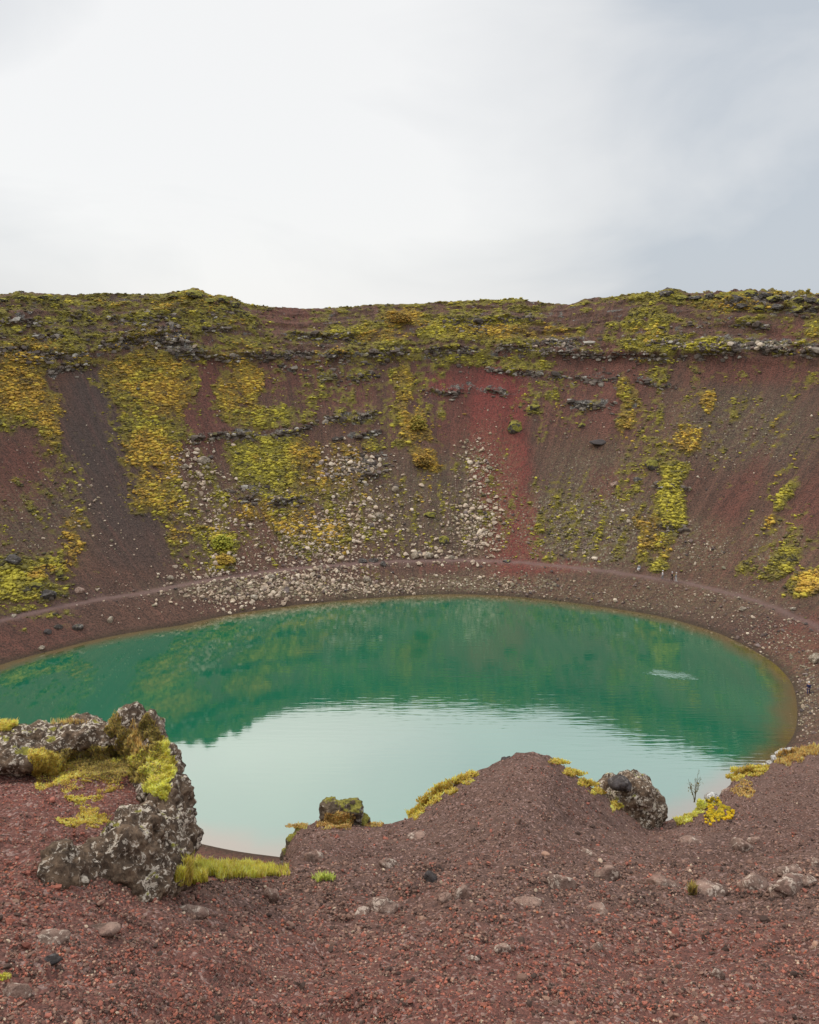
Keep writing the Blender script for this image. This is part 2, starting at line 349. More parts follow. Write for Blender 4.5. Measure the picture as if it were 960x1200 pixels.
ROCK_S = [(62,432,40,10,0,.5),(150,405,30,9,-.3,.5),(195,397,26,9,0,.85),(215,408,22,12,.3,.75),(40,402,22,8,0,.5),(130,398,20,6,0,.55),(270,352,14,8,.5,.55),(330,508,26,8,0,.75),(290,510,50,7,0,.55),(415,488,26,8,0,.75),(425,508,28,5,0,.65),(425,540,34,16,0,.62),
 (540,418,110,6,0,.62),(380,415,60,6,0,.62),(660,403,30,9,0,.62),(700,398,30,10,0,.35),(806,405,8,6,0,.65),(880,404,80,8,0,.80),(580,458,26,5,0,.62),(545,455,20,5,0,.5),(692,474,22,6,0,.85),(740,476,16,6,0,.6),(910,350,60,8,0,.62),(860,384,30,12,0,.3),
 (340,600,6,20,0,.4),(298,575,16,12,0,.5),(605,504,8,6,0,.8),(385,375,10,6,0,.5),(520,380,30,8,0,.35),(560,372,30,6,0,.5),(170,390,60,10,-.2,.35),(55,690,16,12,0,.7),(885,395,10,10,0,.5),(640,440,30,10,0,.35),(720,440,60,8,0,.3),(245,375,40,10,0,.3),(440,425,40,8,0,.45),(385,430,30,10,0,.3)]
wx = px + 14 * fbm(X * .09, Y * .09, Z * .09, 5, .6); wy = py + 11 * fbm(X * .09 + 40, Y * .09, Z * .09, 5, .6)
m_moss = blobs(MOSS_S, wx, wy); m_gold = blobs(GOLD_S, wx, wy); m_red = blobs(RED_S, wx, wy); m_dark = blobs(DARK_S, wx, wy)
m_speck = blobs(SPECK_S, px, py); m_rock = blobs(ROCK_S, wx, wy)
# outside what is traced (sides of the crater) the wall carries on in the same way
off = 1 - sst(-60, -10, px) * (1 - sst(970, 1020, px)); off = np.where(vis, off, 1)
gen = fbm(X * .035, Y * .035, Z * .05 + 9, 4) * 1.2 + .35
m_moss = m_moss * (1 - off) + off * np.clip(gen, 0, .75) * sst(10, 20, RW)
m_red = np.maximum(m_red, off * np.clip(fbm(X * .03 + 50, Y * .03, Z * .03, 3) + .2, 0, .8))
m_speck = np.clip(m_speck + off * .3, 0, 1)
m_moss = np.where(RW > 67, .62, m_moss)
arc_ = PH * 110
ubm = sst(48, 54, RW)
cov = fbm(arc_ * .16, RW * .34, PH * 0 + 70, 5, .65) * ubm + (1 - ubm) * (.55 * fbm(arc_ * .26, RW * .07, PH * 0 + 75, 4, .6) + .65 * fbm(arc_ * .2, RW * .22, PH * 0 + 72, 5, .65))
cov2 = fbm(arc_ * .55, RW * 1.1, PH * 0 + 90, 3, .6)
ub = sst(49, 52, RW) * (1 - sst(66, 70, RW))
m_moss = np.maximum(m_moss, ub * np.interp(px, [0, 300, 330, 400, 640, 660, 960], [.62, .58, .34, .56, .58, .34, .38]) * (1 - .7 * sst(.2, .6, m_red)))
m_moss = np.where(m_moss > .02, m_moss + .90 * cov + .40 * cov2, m_moss + .25 * cov)
terr0 = ridged(arc_ * .045, RW * .30, PH * 0, 4)
m_moss = m_moss - ub * .20 * sst(.45, .8, terr0); m_rock = np.maximum(m_rock, ub * .50 * sst(.45, .85, terr0) * (1 - m_red))
# path
pw = .55 + .1 * fbm(PH * 30, 0 * PH, 0 * PH + 8, 2)
m_path = np.exp(-((RW - 8.55 - .7 * fbm(arc_ * .12, 0 * PH, 0 * PH + 3, 3)) / (1.0 + .7 * fbm(arc_ * .2, 0 * PH, 0 * PH + 8, 3))) ** 2) * (1 + .5 * fbm(arc_ * .4, RW * .8, 0 * PH, 3))
m_moss = m_moss * (1 - np.exp(-((RW - 8.6) / 1.2) ** 2))
tick('# ---- relief: ledges')
# ---- relief: ledges (cliff faces looking over the lake) along traced lines
LEDGE = [([(-10,413),(30,409),(60,418),(100,414)],1.1,9),([(120,404),(150,400),(190,394),(220,398)],1.9,10),([(182,404),(205,404),(236,414)],1.5,8),([(228,414),(260,420),(300,416),(335,418)],1.2,9),([(330,413),(380,417),(430,415),(480,412),(520,411),(560,410),(600,408),(645,412)],1.25,8),
 ([(540,430),(600,437),(645,439)],.8,7),([(640,413),(700,417),(740,417),(790,420),(832,414),(870,412),(910,412),(975,415)],1.3,8),([(228,514),(260,510),(300,513),(340,508),(368,498)],1.4,8),([(384,489),(410,494),(442,484)],1.3,7),([(395,515),(425,510),(452,506)],1.0,6),
 ([(498,459),(530,461),(560,456),(590,460)],.8,5),([(668,472),(690,478),(718,474)],1.3,6),([(335,391),(400,397),(420,395)],.9,6),([(515,374),(560,380),(622,371)],1.0,6),([(850,357),(900,362),(975,364)],1.3,7),([(60,436),(100,428)],1.1,7),([(640,440),(700,446),(760,448)],.6,5),
 ([(395,555),(425,562),(450,556)],1.0,9),([(285,585),(320,590),(350,583)],1.0,9),([(30,700),(52,704),(70,700)],1.2,8),([(760,452),(790,453)],.7,4),([(0,375),(60,380),(90,372)],.9,7),([(0,392),(40,396),(80,390)],.8,6),([(110,372),(160,378),(200,370)],.8,7),([(200,380),(250,388),(300,384)],.9,7),([(735,398),(790,402)],.7,5),([(770,570),(805,574)],.9,5),([(770,617),(800,620)],.8,5),
 ([(850,378),(900,384)],.6,6),([(360,440),(400,446),(440,440)],.8,7),([(330,430),(350,436)],.6,7)]
prot = np.zeros_like(X)
for pl, A, Lh in LEDGE:
    lx = [a for a, _ in pl]; ly = [b_ for _, b_ in pl]
    sel = (px > lx[0] - 8) & (px < lx[-1] + 8) & (py > min(ly) - Lh * 2.4) & (py < max(ly) + 8) & vis
    if not sel.any(): continue
    yl = np.interp(px[sel], lx, ly) + 4.5 * fbm(px[sel] * .06, 0 * px[sel] + A * 9, py[sel] * 0, 4) + 2.4 * np.round(2 * fbm(px[sel] * .22, 0 * px[sel], 0 * px[sel] + 3, 2)) / 1.2
    d = yl - py[sel]
    e_ = sst(lx[0] - 8, lx[0] + 6, px[sel]) * (1 - sst(lx[-1] - 6, lx[-1] + 8, px[sel]))
    e_ = e_ * sst(-.28, .12, fbm(px[sel] * .05, 0 * px[sel] + A * 23, 0 * px[sel], 2))
    v = A * e_ * sst(-.3, 1.1, d) * np.clip(1 - d / (Lh * 2.2), 0, 1) * (1 + 1.1 * fbm(px[sel] * .18, py[sel] * .3, 0 * px[sel] + A, 3))
    prot[sel] = np.maximum(prot[sel], v)
    face = e_ * (1 - sst(2.2, 5.0, np.abs(d - 1.0)))
    m_rock[sel] = np.maximum(m_rock[sel], face * .56)
upper = sst(50, 53, RW) * (1 - sst(64, 68, RW))
arc = PH * 110
terr = ridged(arc * .05, RW * .33, PH * 0, 4)
prot += upper * (np.clip(terr, 0, 1) * 1.15) * (1 - .5 * m_red)
knob = np.clip(fbm(X * .5, Y * .5, Z * .9, 4), -.2, 1)
mm = sst(.45, .7, m_moss)
prot += mm * (.35 + .9 * np.clip(knob, 0, 1)) + .10 * fbm(X * 1.1, Y * 1.1, Z * 1.1, 3) * sst(0, 10, RW)
prot += m_rock * .8 * np.abs(fbm(X * .6, Y * .6, Z * 1.2 + 20, 4)) * 1.4
prot *= np.where(vis, 1, .3) * sst(9, 14, RW + 0 * px)
# move towards the lake, a little upwards
X = X - np.cos(PH) * prot * .80; Y = Y - np.sin(PH) * prot * .80; Z = Z + prot * .30
# beach: lumpy bank above the water
bch = sst(0, 1, RW) * (1 - sst(6.4, 7.4, RW))
Z = Z + bch * (.12 * fbm(X * .9, Y * .9, 0 * X, 4) + .25 * fbm(X * .15, Y * .15, 0 * X, 3)) 
lump = sst(60, 64, RW) * (1 - sst(67, 72, RW)) * vis
right = sst(800, 860, px); 
Z = Z + lump * (np.abs(fbm(X * .35, Y * .35, 0 * X + 3, 4)) * (.9 + 2.0 * right) - .35)
tick(' ground drops away behind')
# the ground drops away behind the rim and levels out far below it
# ------------------------------------------------------------------ near ground heights (the rim the camera stands on)
CREST = [(-500,870,8),(-150,880,8),(0,893,8),(60,890,8),(150,885,8),(180,897,8),(198,925,8),(212,985,8.4),(224,1014,9.4),(236,1008,10.8),(328,1011,11),(337,988,10.6),(350,972,10.5),(380,964,10.5),(430,967,10.6),(480,959,11),(500,946,11.4),
         (540,916,12),(572,905,12),(590,893,12.2),(604,886,12.3),(632,884,12.4),(645,888,12.5),(668,904,12.7),(700,930,13),(730,952,13.4),(760,969,14),(785,963,14),(800,957,14.5),(828,946,15),(850,926,16),(865,911,17),(900,896,19),(930,879,21),(960,868,22),(1150,850,25),(1600,840,28)]
ck = []; cT = []; cd = []
for x, y, d_ in CREST:
    k, T_ = pk(x, y); ck.append(k); cT.append(T_); cd.append(d_)
ck, cT, cd = map(np.array, (ck, cT, cd))
kd = np.linspace(-1.6, 1.6, 2400)
def sm(a, n=9):
    kk = np.hanning(n); kk /= kk.sum(); return np.convolve(np.pad(a, n, mode='edge'), kk, 'same')[n:-n]
Td = sm(np.interp(kd, ck, cT), 9); Dd = sm(np.interp(kd, ck, cd), 21)
Ts = sm(sm(Td, 401), 401)
alph = np.interp(kd, [-.7, -.30, -.24, -.1, .15, .3, .6], [.92, .92, .95, .9, .85, .95, .98])
Ds = sm(sm(Dd, 401), 401); als = sm(sm(alph, 401), 401)
EYE = 1.7
def Zn(Xn, Yn):
    Yp = np.maximum(Yn, 0.0)
    k = Xn / np.sqrt(Yp ** 2 + .6)
    T_ = np.interp(k, kd, Td); D_ = np.interp(k, kd, Dd); al = np.interp(k, kd, alph)
    T2 = np.interp(k, kd, Ts); D2 = np.interp(k, kd, Ds); al2 = np.interp(k, kd, als)
    tt = Yp / D_; wq = sst(.56, .93, tt)
    zf = HC - EYE - (D_ * T_ - EYE) * np.minimum(tt, 1) ** al - np.maximum(Yp - D_, 0) * 1.05
    zn_ = HC - EYE - (D2 * T2 - EYE) * np.minimum(Yp / D2, 1) ** al2
    z = zf * wq + zn_ * (1 - wq)
    damp = sst(.3, 2.5, Yp) * (1 - .4 * sst(.85, 1.0, tt))
    z = z + damp * (.16 * fbm(Xn * .5 + 3, Yn * .5, 0 * Xn, 3) + .15 * fbm(Xn * 1.3, Yn * 1.5, 0 * Xn + 5, 5, .58) + .06 * ridged(Xn * 2.6, Yn * 3.4, 0 * Xn + 8, 3)
                    + .05 * ridged(Xn * .8 + Yn * .2, Yn * 1.7, 0 * Xn + 2, 3))
    z = z + .012 * fbm(Xn * 9, Yn * 9, 0 * Xn, 3)
    z = z + np.where(Yn < 0, .02 * Yn, 0)
    return z
# the big sheet dips below the near ground where that lies on top of it
nearm = (Y < 40) & (np.abs(X) < 45) & (~vis | (np.sin(PH) < -.3))
Zc_ = np.where(nearm, Zn(X, Y) - .8, 1e3)
Z = np.where(nearm, np.minimum(Z, Zc_), Z)
# outer rows to the horizon
outr = np.array([200, 300, 500, 1000, 3000, 9000, 30000.0]); outz = np.array([22, 12, 8, 6, 5, 5, 5.0])
Xo = LC[0] + (Rsh(phi)[None, :] + outr[:, None]) * np.cos(np.radians(phi)); Yo = LC[1] + (Rsh(phi)[None, :] + outr[:, None]) * np.sin(np.radians(phi))
Zo = outz[:, None] + 0 * Xo
def ext(a, v=0.0): return np.concatenate([a, np.full((len(outr), nphi), v)], 0)
Xa, Ya, Za = np.concatenate([X, Xo]), np.concatenate([Y, Yo]), np.concatenate([Z, Zo])
V = np.stack([Xa, Ya, Za], -1).reshape(-1, 3)
A1 = np.stack([ext(m_moss, .6), ext(m_gold), ext(m_red), ext(m_rock)], -1).reshape(-1, 4)
A2 = np.stack([ext(m_dark), ext(m_speck), ext(m_path), ext(m_path * 0 + 1)], -1).reshape(-1, 4)
FW = np.stack([ext(arc) if False else np.concatenate([arc, arc[:len(outr)]]), np.concatenate([RW, outr[:, None] + 0 * Xo]), 0 * Xa], -1).reshape(-1, 3)
q = grid_faces(len(rows) + len(outr), nphi, wrap=True)[:, ::-1]
me = mesh_np('terrain', V, q.ravel(), np.full(len(q), 4), True,
             [('m1', 'FLOAT_COLOR', A1), ('m2', 'FLOAT_COLOR', A2), ('flow', 'FLOAT_VECTOR', FW)], M_slope)
terrain = link('terrain', me, label='red and brown volcanic crater slopes patched with moss around the lake', cat='hillside', kind='structure')
# bottom of the lake
th = np.radians(phi)
bv = np.concatenate([[[LC[0], LC[1], -3.6]], np.stack([LC[0] + (Rsh(phi) - 8.9) * np.cos(th), LC[1] + (Rsh(phi) - 8.9) * np.sin(th), 0 * th - 3.5], -1)])
bf = np.stack([np.zeros(nphi, int), 1 + np.arange(nphi), 1 + (np.arange(nphi) + 1) % nphi], -1)

# lookup: photo column/row -> terrain vertex
pxv, pyv = proj(X, Y, Z)
ok = vis & (px > -40) & (px < 1000) & (RW > .1) & (RW < 67)
GI = np.full((1240, 1060), -1, np.int64)
ii = np.nonzero(ok.ravel())[0]
gxx = np.clip((pxv.ravel()[ii] + 40).astype(int), 0, 1059); gyy = np.clip(pyv.ravel()[ii].astype(int), 0, 1239)
order = np.argsort(-Y.ravel()[ii])
GI[gyy[order], gxx[order]] = ii[order]
XF, YF, ZF, MF = X.ravel(), Y.ravel(), Z.ravel(), m_moss.ravel()
def look(x, y):
    x0 = int(np.clip(x + 40, 3, 1056)); y0 = int(np.clip(y, 3, 1236))
    for r_ in range(0, 4):
        sub = GI[y0 - r_:y0 + r_ + 1, x0 - r_:x0 + r_ + 1]
        s = sub[sub >= 0]
        if len(s): return int(s[len(s) // 2])
    return -1
# downhill normal of the wall
gxn = np.cos(PH).ravel(); gyn = np.sin(PH).ravel()

tick('------------------- water')
# ------------------------------------------------------------------ water
mw, t, b, out = newmat('lake_water')
geo = N(t, 'ShaderNodeNewGeometry'); pos = geo.outputs['Position']
dep = N(t, 'ShaderNodeAttribute', attribute_name='shore').outputs['Fac']
wn = noise(t, pos, .06, 3.0, .5)
deep = mixc(t, mrange(t, wn, .3, .7), (.002, .120, .062), (.006, .140, .068))
shal = (.12, .085, .03)
fac = mrange(t, math_(t, 'ADD', dep, math_(t, 'MULTIPLY', math_(t, 'SUBTRACT', noise(t, pos, .22, 3.0, .6), .5), 4.0)), -.3, 5.0, 1.0, 0.0, True)
col = mixc(t, fac, deep, shal)
di = N(t, 'ShaderNodeBsdfDiffuse'); L(t, col, di.inputs['Color'])
gl_ = N(t, 'ShaderNodeBsdfGlossy'); gl_.inputs['Roughness'].default_value = .035; gl_.inputs['Color'].default_value = (1.0, .93, .89, 1)
# ripples
ax = N(t, 'ShaderNodeSeparateXYZ'); L(t, pos, ax.inputs[0])
w1 = noise(t, scaled(t, pos, (.35, 1.6, 1)), .9, 3.0, .5, .4)
rm = N(t, 'ShaderNodeMapping'); rm.inputs['Rotation'].default_value = (0, 0, R(18)); rm.inputs['Scale'].default_value = (.22, 2.0, 1); L(t, pos, rm.inputs[0])
w2 = noise(t, rm.outputs[0], .9, 2.0, .5)
calm = mrange(t, math_(t, 'ADD', ax.outputs['X'], math_(t, 'MULTIPLY', noise(t, pos, .03, 2.0), 30.0)), -18, 16, .12, 1.0, True)
# a cat's-paw of wind on the right of the lake
kx, Tx = pk(787, 790); WP = (kx * HC / Tx, HC / Tx)
vs = N(t, 'ShaderNodeVectorMath', operation='SUBTRACT'); L(t, pos, vs.inputs[0]); vs.inputs[1].default_value = (WP[0], WP[1], 0)
wm = N(t, 'ShaderNodeMapping'); wm.inputs['Rotation'].default_value = (0, 0, R(-14)); wm.vector_type = 'TEXTURE'; wm.inputs['Scale'].default_value = (4.2, 1.7, 50); L(t, vs.outputs[0], wm.inputs[0])
ln = N(t, 'ShaderNodeVectorMath', operation='LENGTH'); L(t, wm.outputs[0], ln.inputs[0])
paw = mrange(t, math_(t, 'ADD', ln.outputs['Value'], math_(t, 'MULTIPLY', math_(t, 'SUBTRACT', noise(t, pos, .5, 4.0, .7), .5), 1.6)), .15, 1.05, 1.0, 0.0, True)
w3 = noise(t, scaled(t, pos, (.5, 1.4, 1)), 3.0, 3.0, .6)
hh = math_(t, 'ADD', math_(t, 'MULTIPLY', math_(t, 'ADD', math_(t, 'MULTIPLY', w1, .14), math_(t, 'MULTIPLY', w2, .42)), calm), math_(t, 'MULTIPLY', math_(t, 'MULTIPLY', w3, paw), 4.2))
bn = N(t, 'ShaderNodeBump'); bn.inputs['Strength'].default_value = 1.0; bn.inputs['Distance'].default_value = .022; L(t, hh, bn.inputs['Height'])
L(t, bn.outputs[0], gl_.inputs['Normal'])
lw = N(t, 'ShaderNodeLayerWeight'); lw.inputs['Blend'].default_value = .5
ms = N(t, 'ShaderNodeMixShader'); L(t, mrange(t, lw.outputs['Facing'], .42, .66, .29, .44), ms.inputs[0])
L(t, di.outputs[0], ms.inputs[1]); L(t, gl_.outputs[0], ms.inputs[2]); L(t, ms.outputs[0], out.inputs[0])
frs = np.array([0, .15, .3, .45, .6, .7, .78, .84, .88, .91, .94, .96, .98, .99, 1.0, 1.01, 1.03])
pw_ = np.radians(np.arange(-180, 180, .5)); Rw = Rsh(np.degrees(pw_))
Vw = [[LC[0], LC[1], 0]]; sh_ = [60.0]
for f_ in frs[1:]:
    Vw += np.stack([LC[0] + Rw * f_ * np.cos(pw_), LC[1] + Rw * f_ * np.sin(pw_), 0 * pw_], -1).tolist(); sh_ += (Rw * (1 - f_)).tolist()
n_ = len(pw_)
tri = np.stack([np.zeros(n_, int), 1 + np.arange(n_), 1 + (np.arange(n_) + 1) % n_], -1)
qd = grid_faces(len(frs) - 1, n_, True)[:, ::-1] + 1
me = mesh_np('water', np.array(Vw), np.concatenate([tri.ravel(), qd.ravel()]), np.concatenate([np.full(n_, 3), np.full(len(qd), 4)]), True, [('shore', 'FLOAT', np.array(sh_))], mw)
link('water', me, label='still emerald green crater lake reflecting the far slope and pale sky', cat='lake', kind='structure')
me = mesh_np('lake_bed', bv, bf.ravel(), np.full(len(bf), 3), True, (), M_slope)
link('lake_bed', me, label='bottom of the crater lake under the green water', cat='lake bed', kind='structure')

tick('------- near ground sheet')
# ------------------------------------------------------------------ near ground sheet
mg, t, b, out = newmat('cinder_ground')
geo = N(t, 'ShaderNodeNewGeometry'); pos = geo.outputs['Position']
nr_ = N(t, 'ShaderNodeAttribute', attribute_name='near'); ns = N(t, 'ShaderNodeSeparateColor'); L(t, nr_.outputs['Color'], ns.inputs[0])
redn = ns.outputs[0]
n0 = noise(t, pos, .9, 5.0, .65); n1_ = noise(t, pos, 22.0, 5.0, .75); n2_ = noise(t, pos, 90.0, 3.0, .7)
vo = N(t, 'ShaderNodeTexVoronoi', Scale=42.0); L(t, pos, vo.inputs['Vector']); vc = N(t, 'ShaderNodeSeparateColor'); L(t, vo.outputs['Color'], vc.inputs[0])
c = mixc(t, mrange(t, n0, .35, .65), (.155, .085, .062), (.21, .118, .085))
c = mixc(t, math_(t, 'MULTIPLY', redn, mrange(t, n0, .3, .6, .6, 1.0), True), c, (.245, .088, .064))
c = mixc(t, mrange(t, vc.outputs[0], .2, .9, 0, .55), c, (.06, .036, .029))
c = mixc(t, math_(t, 'GREATER_THAN', vc.outputs[1], .86), c, (.33, .20, .16))
c = mixc(t, mrange(t, n1_, .5, .72, 0, .65), c, (.05, .032, .028))
L(t, c, b.inputs['Base Color'])
hh = math_(t, 'ADD', math_(t, 'MULTIPLY', n1_, 1.0), math_(t, 'MULTIPLY', vo.outputs['Distance'], -1.0))
bump(t, b, hh, .03, 1.0)
M_near = mg
yr = []; y_ = -6.0
while y_ < 1.0: yr.append(y_); y_ += .25
while y_ < 46: yr.append(y_); y_ += .012 * (y_ + 2.0)
yr = np.array(yr); kk = np.linspace(-1.5, 1.5, 900)
Yg = yr[:, None] + 0 * kk[None, :]; Xg = kk[None, :] * (np.maximum(yr, -3)[:, None] + 7.0)
Zg = Zn(Xg, Yg)
def redness(Xq, Yq):
    x_, y_2 = proj(Xq, Yq, Zn(Xq, Yq))
    left = blobs([(90,960,150,80,0,.95),(0,1000,120,120,0,.9),(60,1060,160,30,0,.6)], x_, y_2)
    bott = sst(1040, 1130, y_2) * .75
    return np.clip(np.maximum(left, bott) + .35 * fbm(Xq * .8, Yq * .8, 0 * Xq + 7, 3), 0, 1)
rdn = redness(Xg, Yg)
q = grid_faces(len(yr), len(kk))
me = mesh_np('cinder_ground', np.stack([Xg, Yg, Zg], -1).reshape(-1, 3), q.ravel(), np.full(len(q), 4), True,
             [('near', 'FLOAT_COLOR', np.stack([rdn, rdn, rdn, rdn], -1).reshape(-1, 4))], M_near)
link('ground', me, label='loose reddish brown cinder ground on the near rim', cat='ground', kind='structure')
KQ = np.linspace(-.9, .9, 1500); YQ = .8 * 1.0035 ** np.arange(1010)
_kq, _yq = np.meshgrid(KQ, YQ, indexing='ij')
TQ = np.minimum.accumulate((HC - Zn(_kq * _yq, _yq)) / _yq, axis=1)
_flat = (-TQ + np.arange(len(KQ))[:, None] * 100.0).ravel()
def depth_of(k, T_):
    ci = np.clip(np.round((k - KQ[0]) / (KQ[1] - KQ[0])).astype(int), 0, len(KQ) - 1)
    p = np.searchsorted(_flat, -T_ + ci * 100.0) - ci * len(YQ)
    r = np.where((p > 0) & (p < len(YQ)), YQ[np.clip(p, 0, len(YQ) - 1)], np.nan)
    return r
def hit(x, y, dmax=60):
    """world point where the sight line through photo pixel (x, y) meets the near ground"""
    k, T_ = pk(x, y)
    y_ = depth_of(np.array([k]), np.array([T_]))[0]
    if np.isnan(y_): return None
    return np.array([k * y_, y_, Zn(np.array([k * y_]), np.array([y_]))[0]])
def at(x, y, d_):
    k, T_ = pk(x, y); return np.array([k * d_, d_, HC - T_ * d_])

# ------------------------------------------------------------------ stone shapes
def ico(sub=1):
    import bmesh
    bm = bmesh.new(); bmesh.ops.create_icosphere(bm, subdivisions=sub, radius=1)
    v = np.array([p.co[:] for p in bm.verts]); f = np.array([[p.index for p in fc.verts] for fc in bm.faces]); bm.free(); return v, f
I1, F1 = ico(1); I2, F2 = ico(2); I3, F3 = ico(3); I5, F5 = ico(5)
def chisel(v, seed, cuts=9, lo=.55, hi=.9):
    r_ = np.random.default_rng(seed); v = v.copy()
    for _ in range(cuts):
        n = r_.normal(size=3); n /= np.linalg.norm(n); d = r_.uniform(lo, hi)
        e_ = v @ n - d; v -= np.outer(np.maximum(e_, 0), n)
    return v
def merge(bases, Fb, ids, P_, S_, Rz, cols, tilt=None, seed=0):
    """many small copies -> one mesh. bases (nb,nv,3)"""
    nb, nv, _ = bases.shape; n = len(P_)
    v = bases[ids] * S_[:, None, :]
    if tilt is not None:
        ca, sa = np.cos(tilt)[:, None], np.sin(tilt)[:, None]
        v = np.stack([v[..., 0], v[..., 1] * ca - v[..., 2] * sa, v[..., 1] * sa + v[..., 2] * ca], -1)
    c_, s_ = np.cos(Rz)[:, None], np.sin(Rz)[:, None]
    v = np.stack([v[..., 0] * c_ - v[..., 1] * s_, v[..., 0] * s_ + v[..., 1] * c_, v[..., 2]], -1) + P_[:, None, :]
    f = (Fb[None] + (np.arange(n) * nv)[:, None, None]).reshape(-1, Fb.shape[1])
    c4 = np.repeat(np.concatenate([cols, np.ones((n, 1))], 1), nv, 0)
    return v.reshape(-1, 3), f, c4

tick('# ---- gravel on the near')
# ---- gravel on the near ground
def gravel(npts, y0, y1, smin, smax, base, Fb, seed, powr=1.0, xr=(-60, 1020)):
    r_ = np.random.default_rng(seed)
    xs = r_.uniform(*xr, npts); ys = r_.uniform(y0, y1, npts)
    # find hits in bulk
    k, T_ = pk(xs, ys)
    res = depth_of(k, T_) * (1 - r_.uniform(0, 1, npts) * .012)
    nz_ = fbm(np.nan_to_num(k * res) * 1.4 + 5, np.nan_to_num(res) * 1.4, 0 * k + 44, 4)
    okk = ~np.isnan(res) & ((nz_ > -.16) | (r_.random(npts) < .45)); Yq = res[okk]; Xq = (k * res)[okk]; n = okk.sum()
    Zq = Zn(Xq, Yq)
    s = smin + (smax - smin) * r_.random(n) ** 3
    s = s * (Yq / 3.0) ** powr
    S = np.stack([s * r_.uniform(.7, 1.2, n), s * r_.uniform(.7, 1.2, n), s * r_.uniform(.45, .85, n)], -1)
    rd_ = redness(Xq, Yq)
    pal = np.array([(.33,.112,.070),(.26,.090,.060),(.195,.108,.075),(.075,.045,.033),(.34,.195,.13),(.47,.34,.23),(.42,.13,.06),(.235,.135,.095)])
    pr = np.array([.25,.24,.15,.17,.08,.018,.012,.08]); pp = np.array([.04,.09,.32,.26,.06,.018,.002,.21])
    pr /= pr.sum(); pp /= pp.sum()
    cr_ = r_.choice(8, n, p=pr); cp_ = r_.choice(8, n, p=pp)
    ci = np.where(r_.random(n) < rd_, cr_, cp_)
    if seed == 4: ci = np.where(np.isin(ci, (0, 5, 6)), 2, ci)
    col = pal[ci] * r_.uniform(.68, 1.3, (n, 1)) * (1 + .45 * fbm(Xq * 1.7, Yq * 1.7, 0 * Xq + 31, 3))[:, None]
    P_ = np.stack([Xq, Yq, Zq + S[:, 2] * .25], -1)
    return merge(base, Fb, r_.integers(0, len(base), n), P_, S, r_.uniform(0, 6.28, n), col, r_.uniform(-.6, .6, n))
g1 = np.stack([chisel(I2 if False else I1, 100 + i, 6, .5, .85) for i in range(10)])
g1c = np.stack([chisel(I2, 140 + i, 9, .4, .8) for i in range(10)])
parts = [gravel(78000, 1010, 1215, .0022, .0095, g1, F1, 1), gravel(76000, 870, 1050, .0025, .0062, g1, F1, 2, .8), gravel(1600, 960, 1215, .008, .022, g1, F1, 3, .6), gravel(220, 940, 1215, .016, .032, g1c, F2, 4, .5)]
vs_, fs_, cs_, off_ = [], [], [], 0
for v, f, c4 in parts: vs_.append(v); fs_.append(f + off_); cs_.append(c4); off_ += len(v)
vs_, fs_, cs_ = map(np.concatenate, (vs_, fs_, cs_))
me = mesh_np('gravel', vs_, fs_.ravel(), np.full(len(fs_), 3), False, [('col', 'FLOAT_COLOR', cs_)], M_gravel)
link('gravel', me, label='loose red and purple brown cinder gravel covering the near rim', cat='gravel', kind='stuff')

tick('------------- rocks built')
# ------------------------------------------------------------------ rocks built from lumps
def rockmat(name, dark, mid, pale, palefac=.56, mossy=0.0, sc=6.0, up=.4):
    m, t, b, out = newmat(name)
    g = N(t, 'ShaderNodeNewGeometry'); pos = g.outputs['Position']
    n1 = noise(t, pos, sc, 6.0, .7); n2 = noise(t, pos, sc * 2.0, 8.0, .74, .6); n3 = noise(t, pos, sc * .6, 4.0, .6)
    c = mixc(t, mrange(t, n1, .36, .62), dark, mid)
    pf = math_(t, 'ADD', n2, math_(t, 'MULTIPLY', math_(t, 'SUBTRACT', n3, .5), .55))
    c = mixc(t, mrange(t, n3, .40, .62, .0, .6), c, (.05, .036, .026)); c = mixc(t, mrange(t, pf, palefac, palefac + .03), c, pale)
    vo = N(t, 'ShaderNodeTexVoronoi', Scale=sc * 5.0); L(t, pos, vo.inputs['Vector'])
    c = mixc(t, mrange(t, vo.outputs['Distance'], .0, .25, .55, 0.0), c, (.04, .030, .024))
    c = mixc(t, mrange(t, noise(t, pos, sc * .9, 7.0, .8, 1.2), .40, .47, .5, 0.0), c, (.055, .038, .028))
    if mossy > 0:
        sp = N(t, 'ShaderNodeSeparateXYZ'); L(t, g.outputs['Normal'], sp.inputs[0])
        k = math_(t, 'ADD', math_(t, 'MULTIPLY', sp.outputs['Z'], up), math_(t, 'MULTIPLY', math_(t, 'SUBTRACT', n3, .5), 2.2))
        mk = mrange(t, k, .62 - mossy, .72 - mossy)
        mc = mixc(t, mrange(t, n2, .4, .6), (.14, .125, .03), (.33, .28, .05))
        c = mixc(t, mk, c, mc)
    L(t, c, b.inputs['Base Color'])
    bump(t, b, math_(t, 'ADD', n1, math_(t, 'MULTIPLY', n2, .6)), .5 / sc, 1.0)
    return m
M_lichen = rockmat('lichen_rock', (.065, .041, .026), (.24, .155, .095), (.62, .51, .39), .54, 0.10, 12.0, .35)
M_lichen_mossy = rockmat('mossy_rock', (.075, .050, .034), (.22, .16, .10), (.55, .48, .40), .55, .34, 6.0, .5)
M_buried = rockmat('buried_stone', (.27, .155, .115), (.42, .27, .20), (.58, .44, .34), .55, 0, 10.0)
M_paleR = rockmat('pale_rock', (.28, .24, .2), (.44, .40, .35), (.60, .57, .52), .5, 0, 14.0)
M_darkR = rockmat('dark_rock', (.05, .042, .04), (.11, .09, .085), (.2, .17, .15), .6, 0, 8.0)

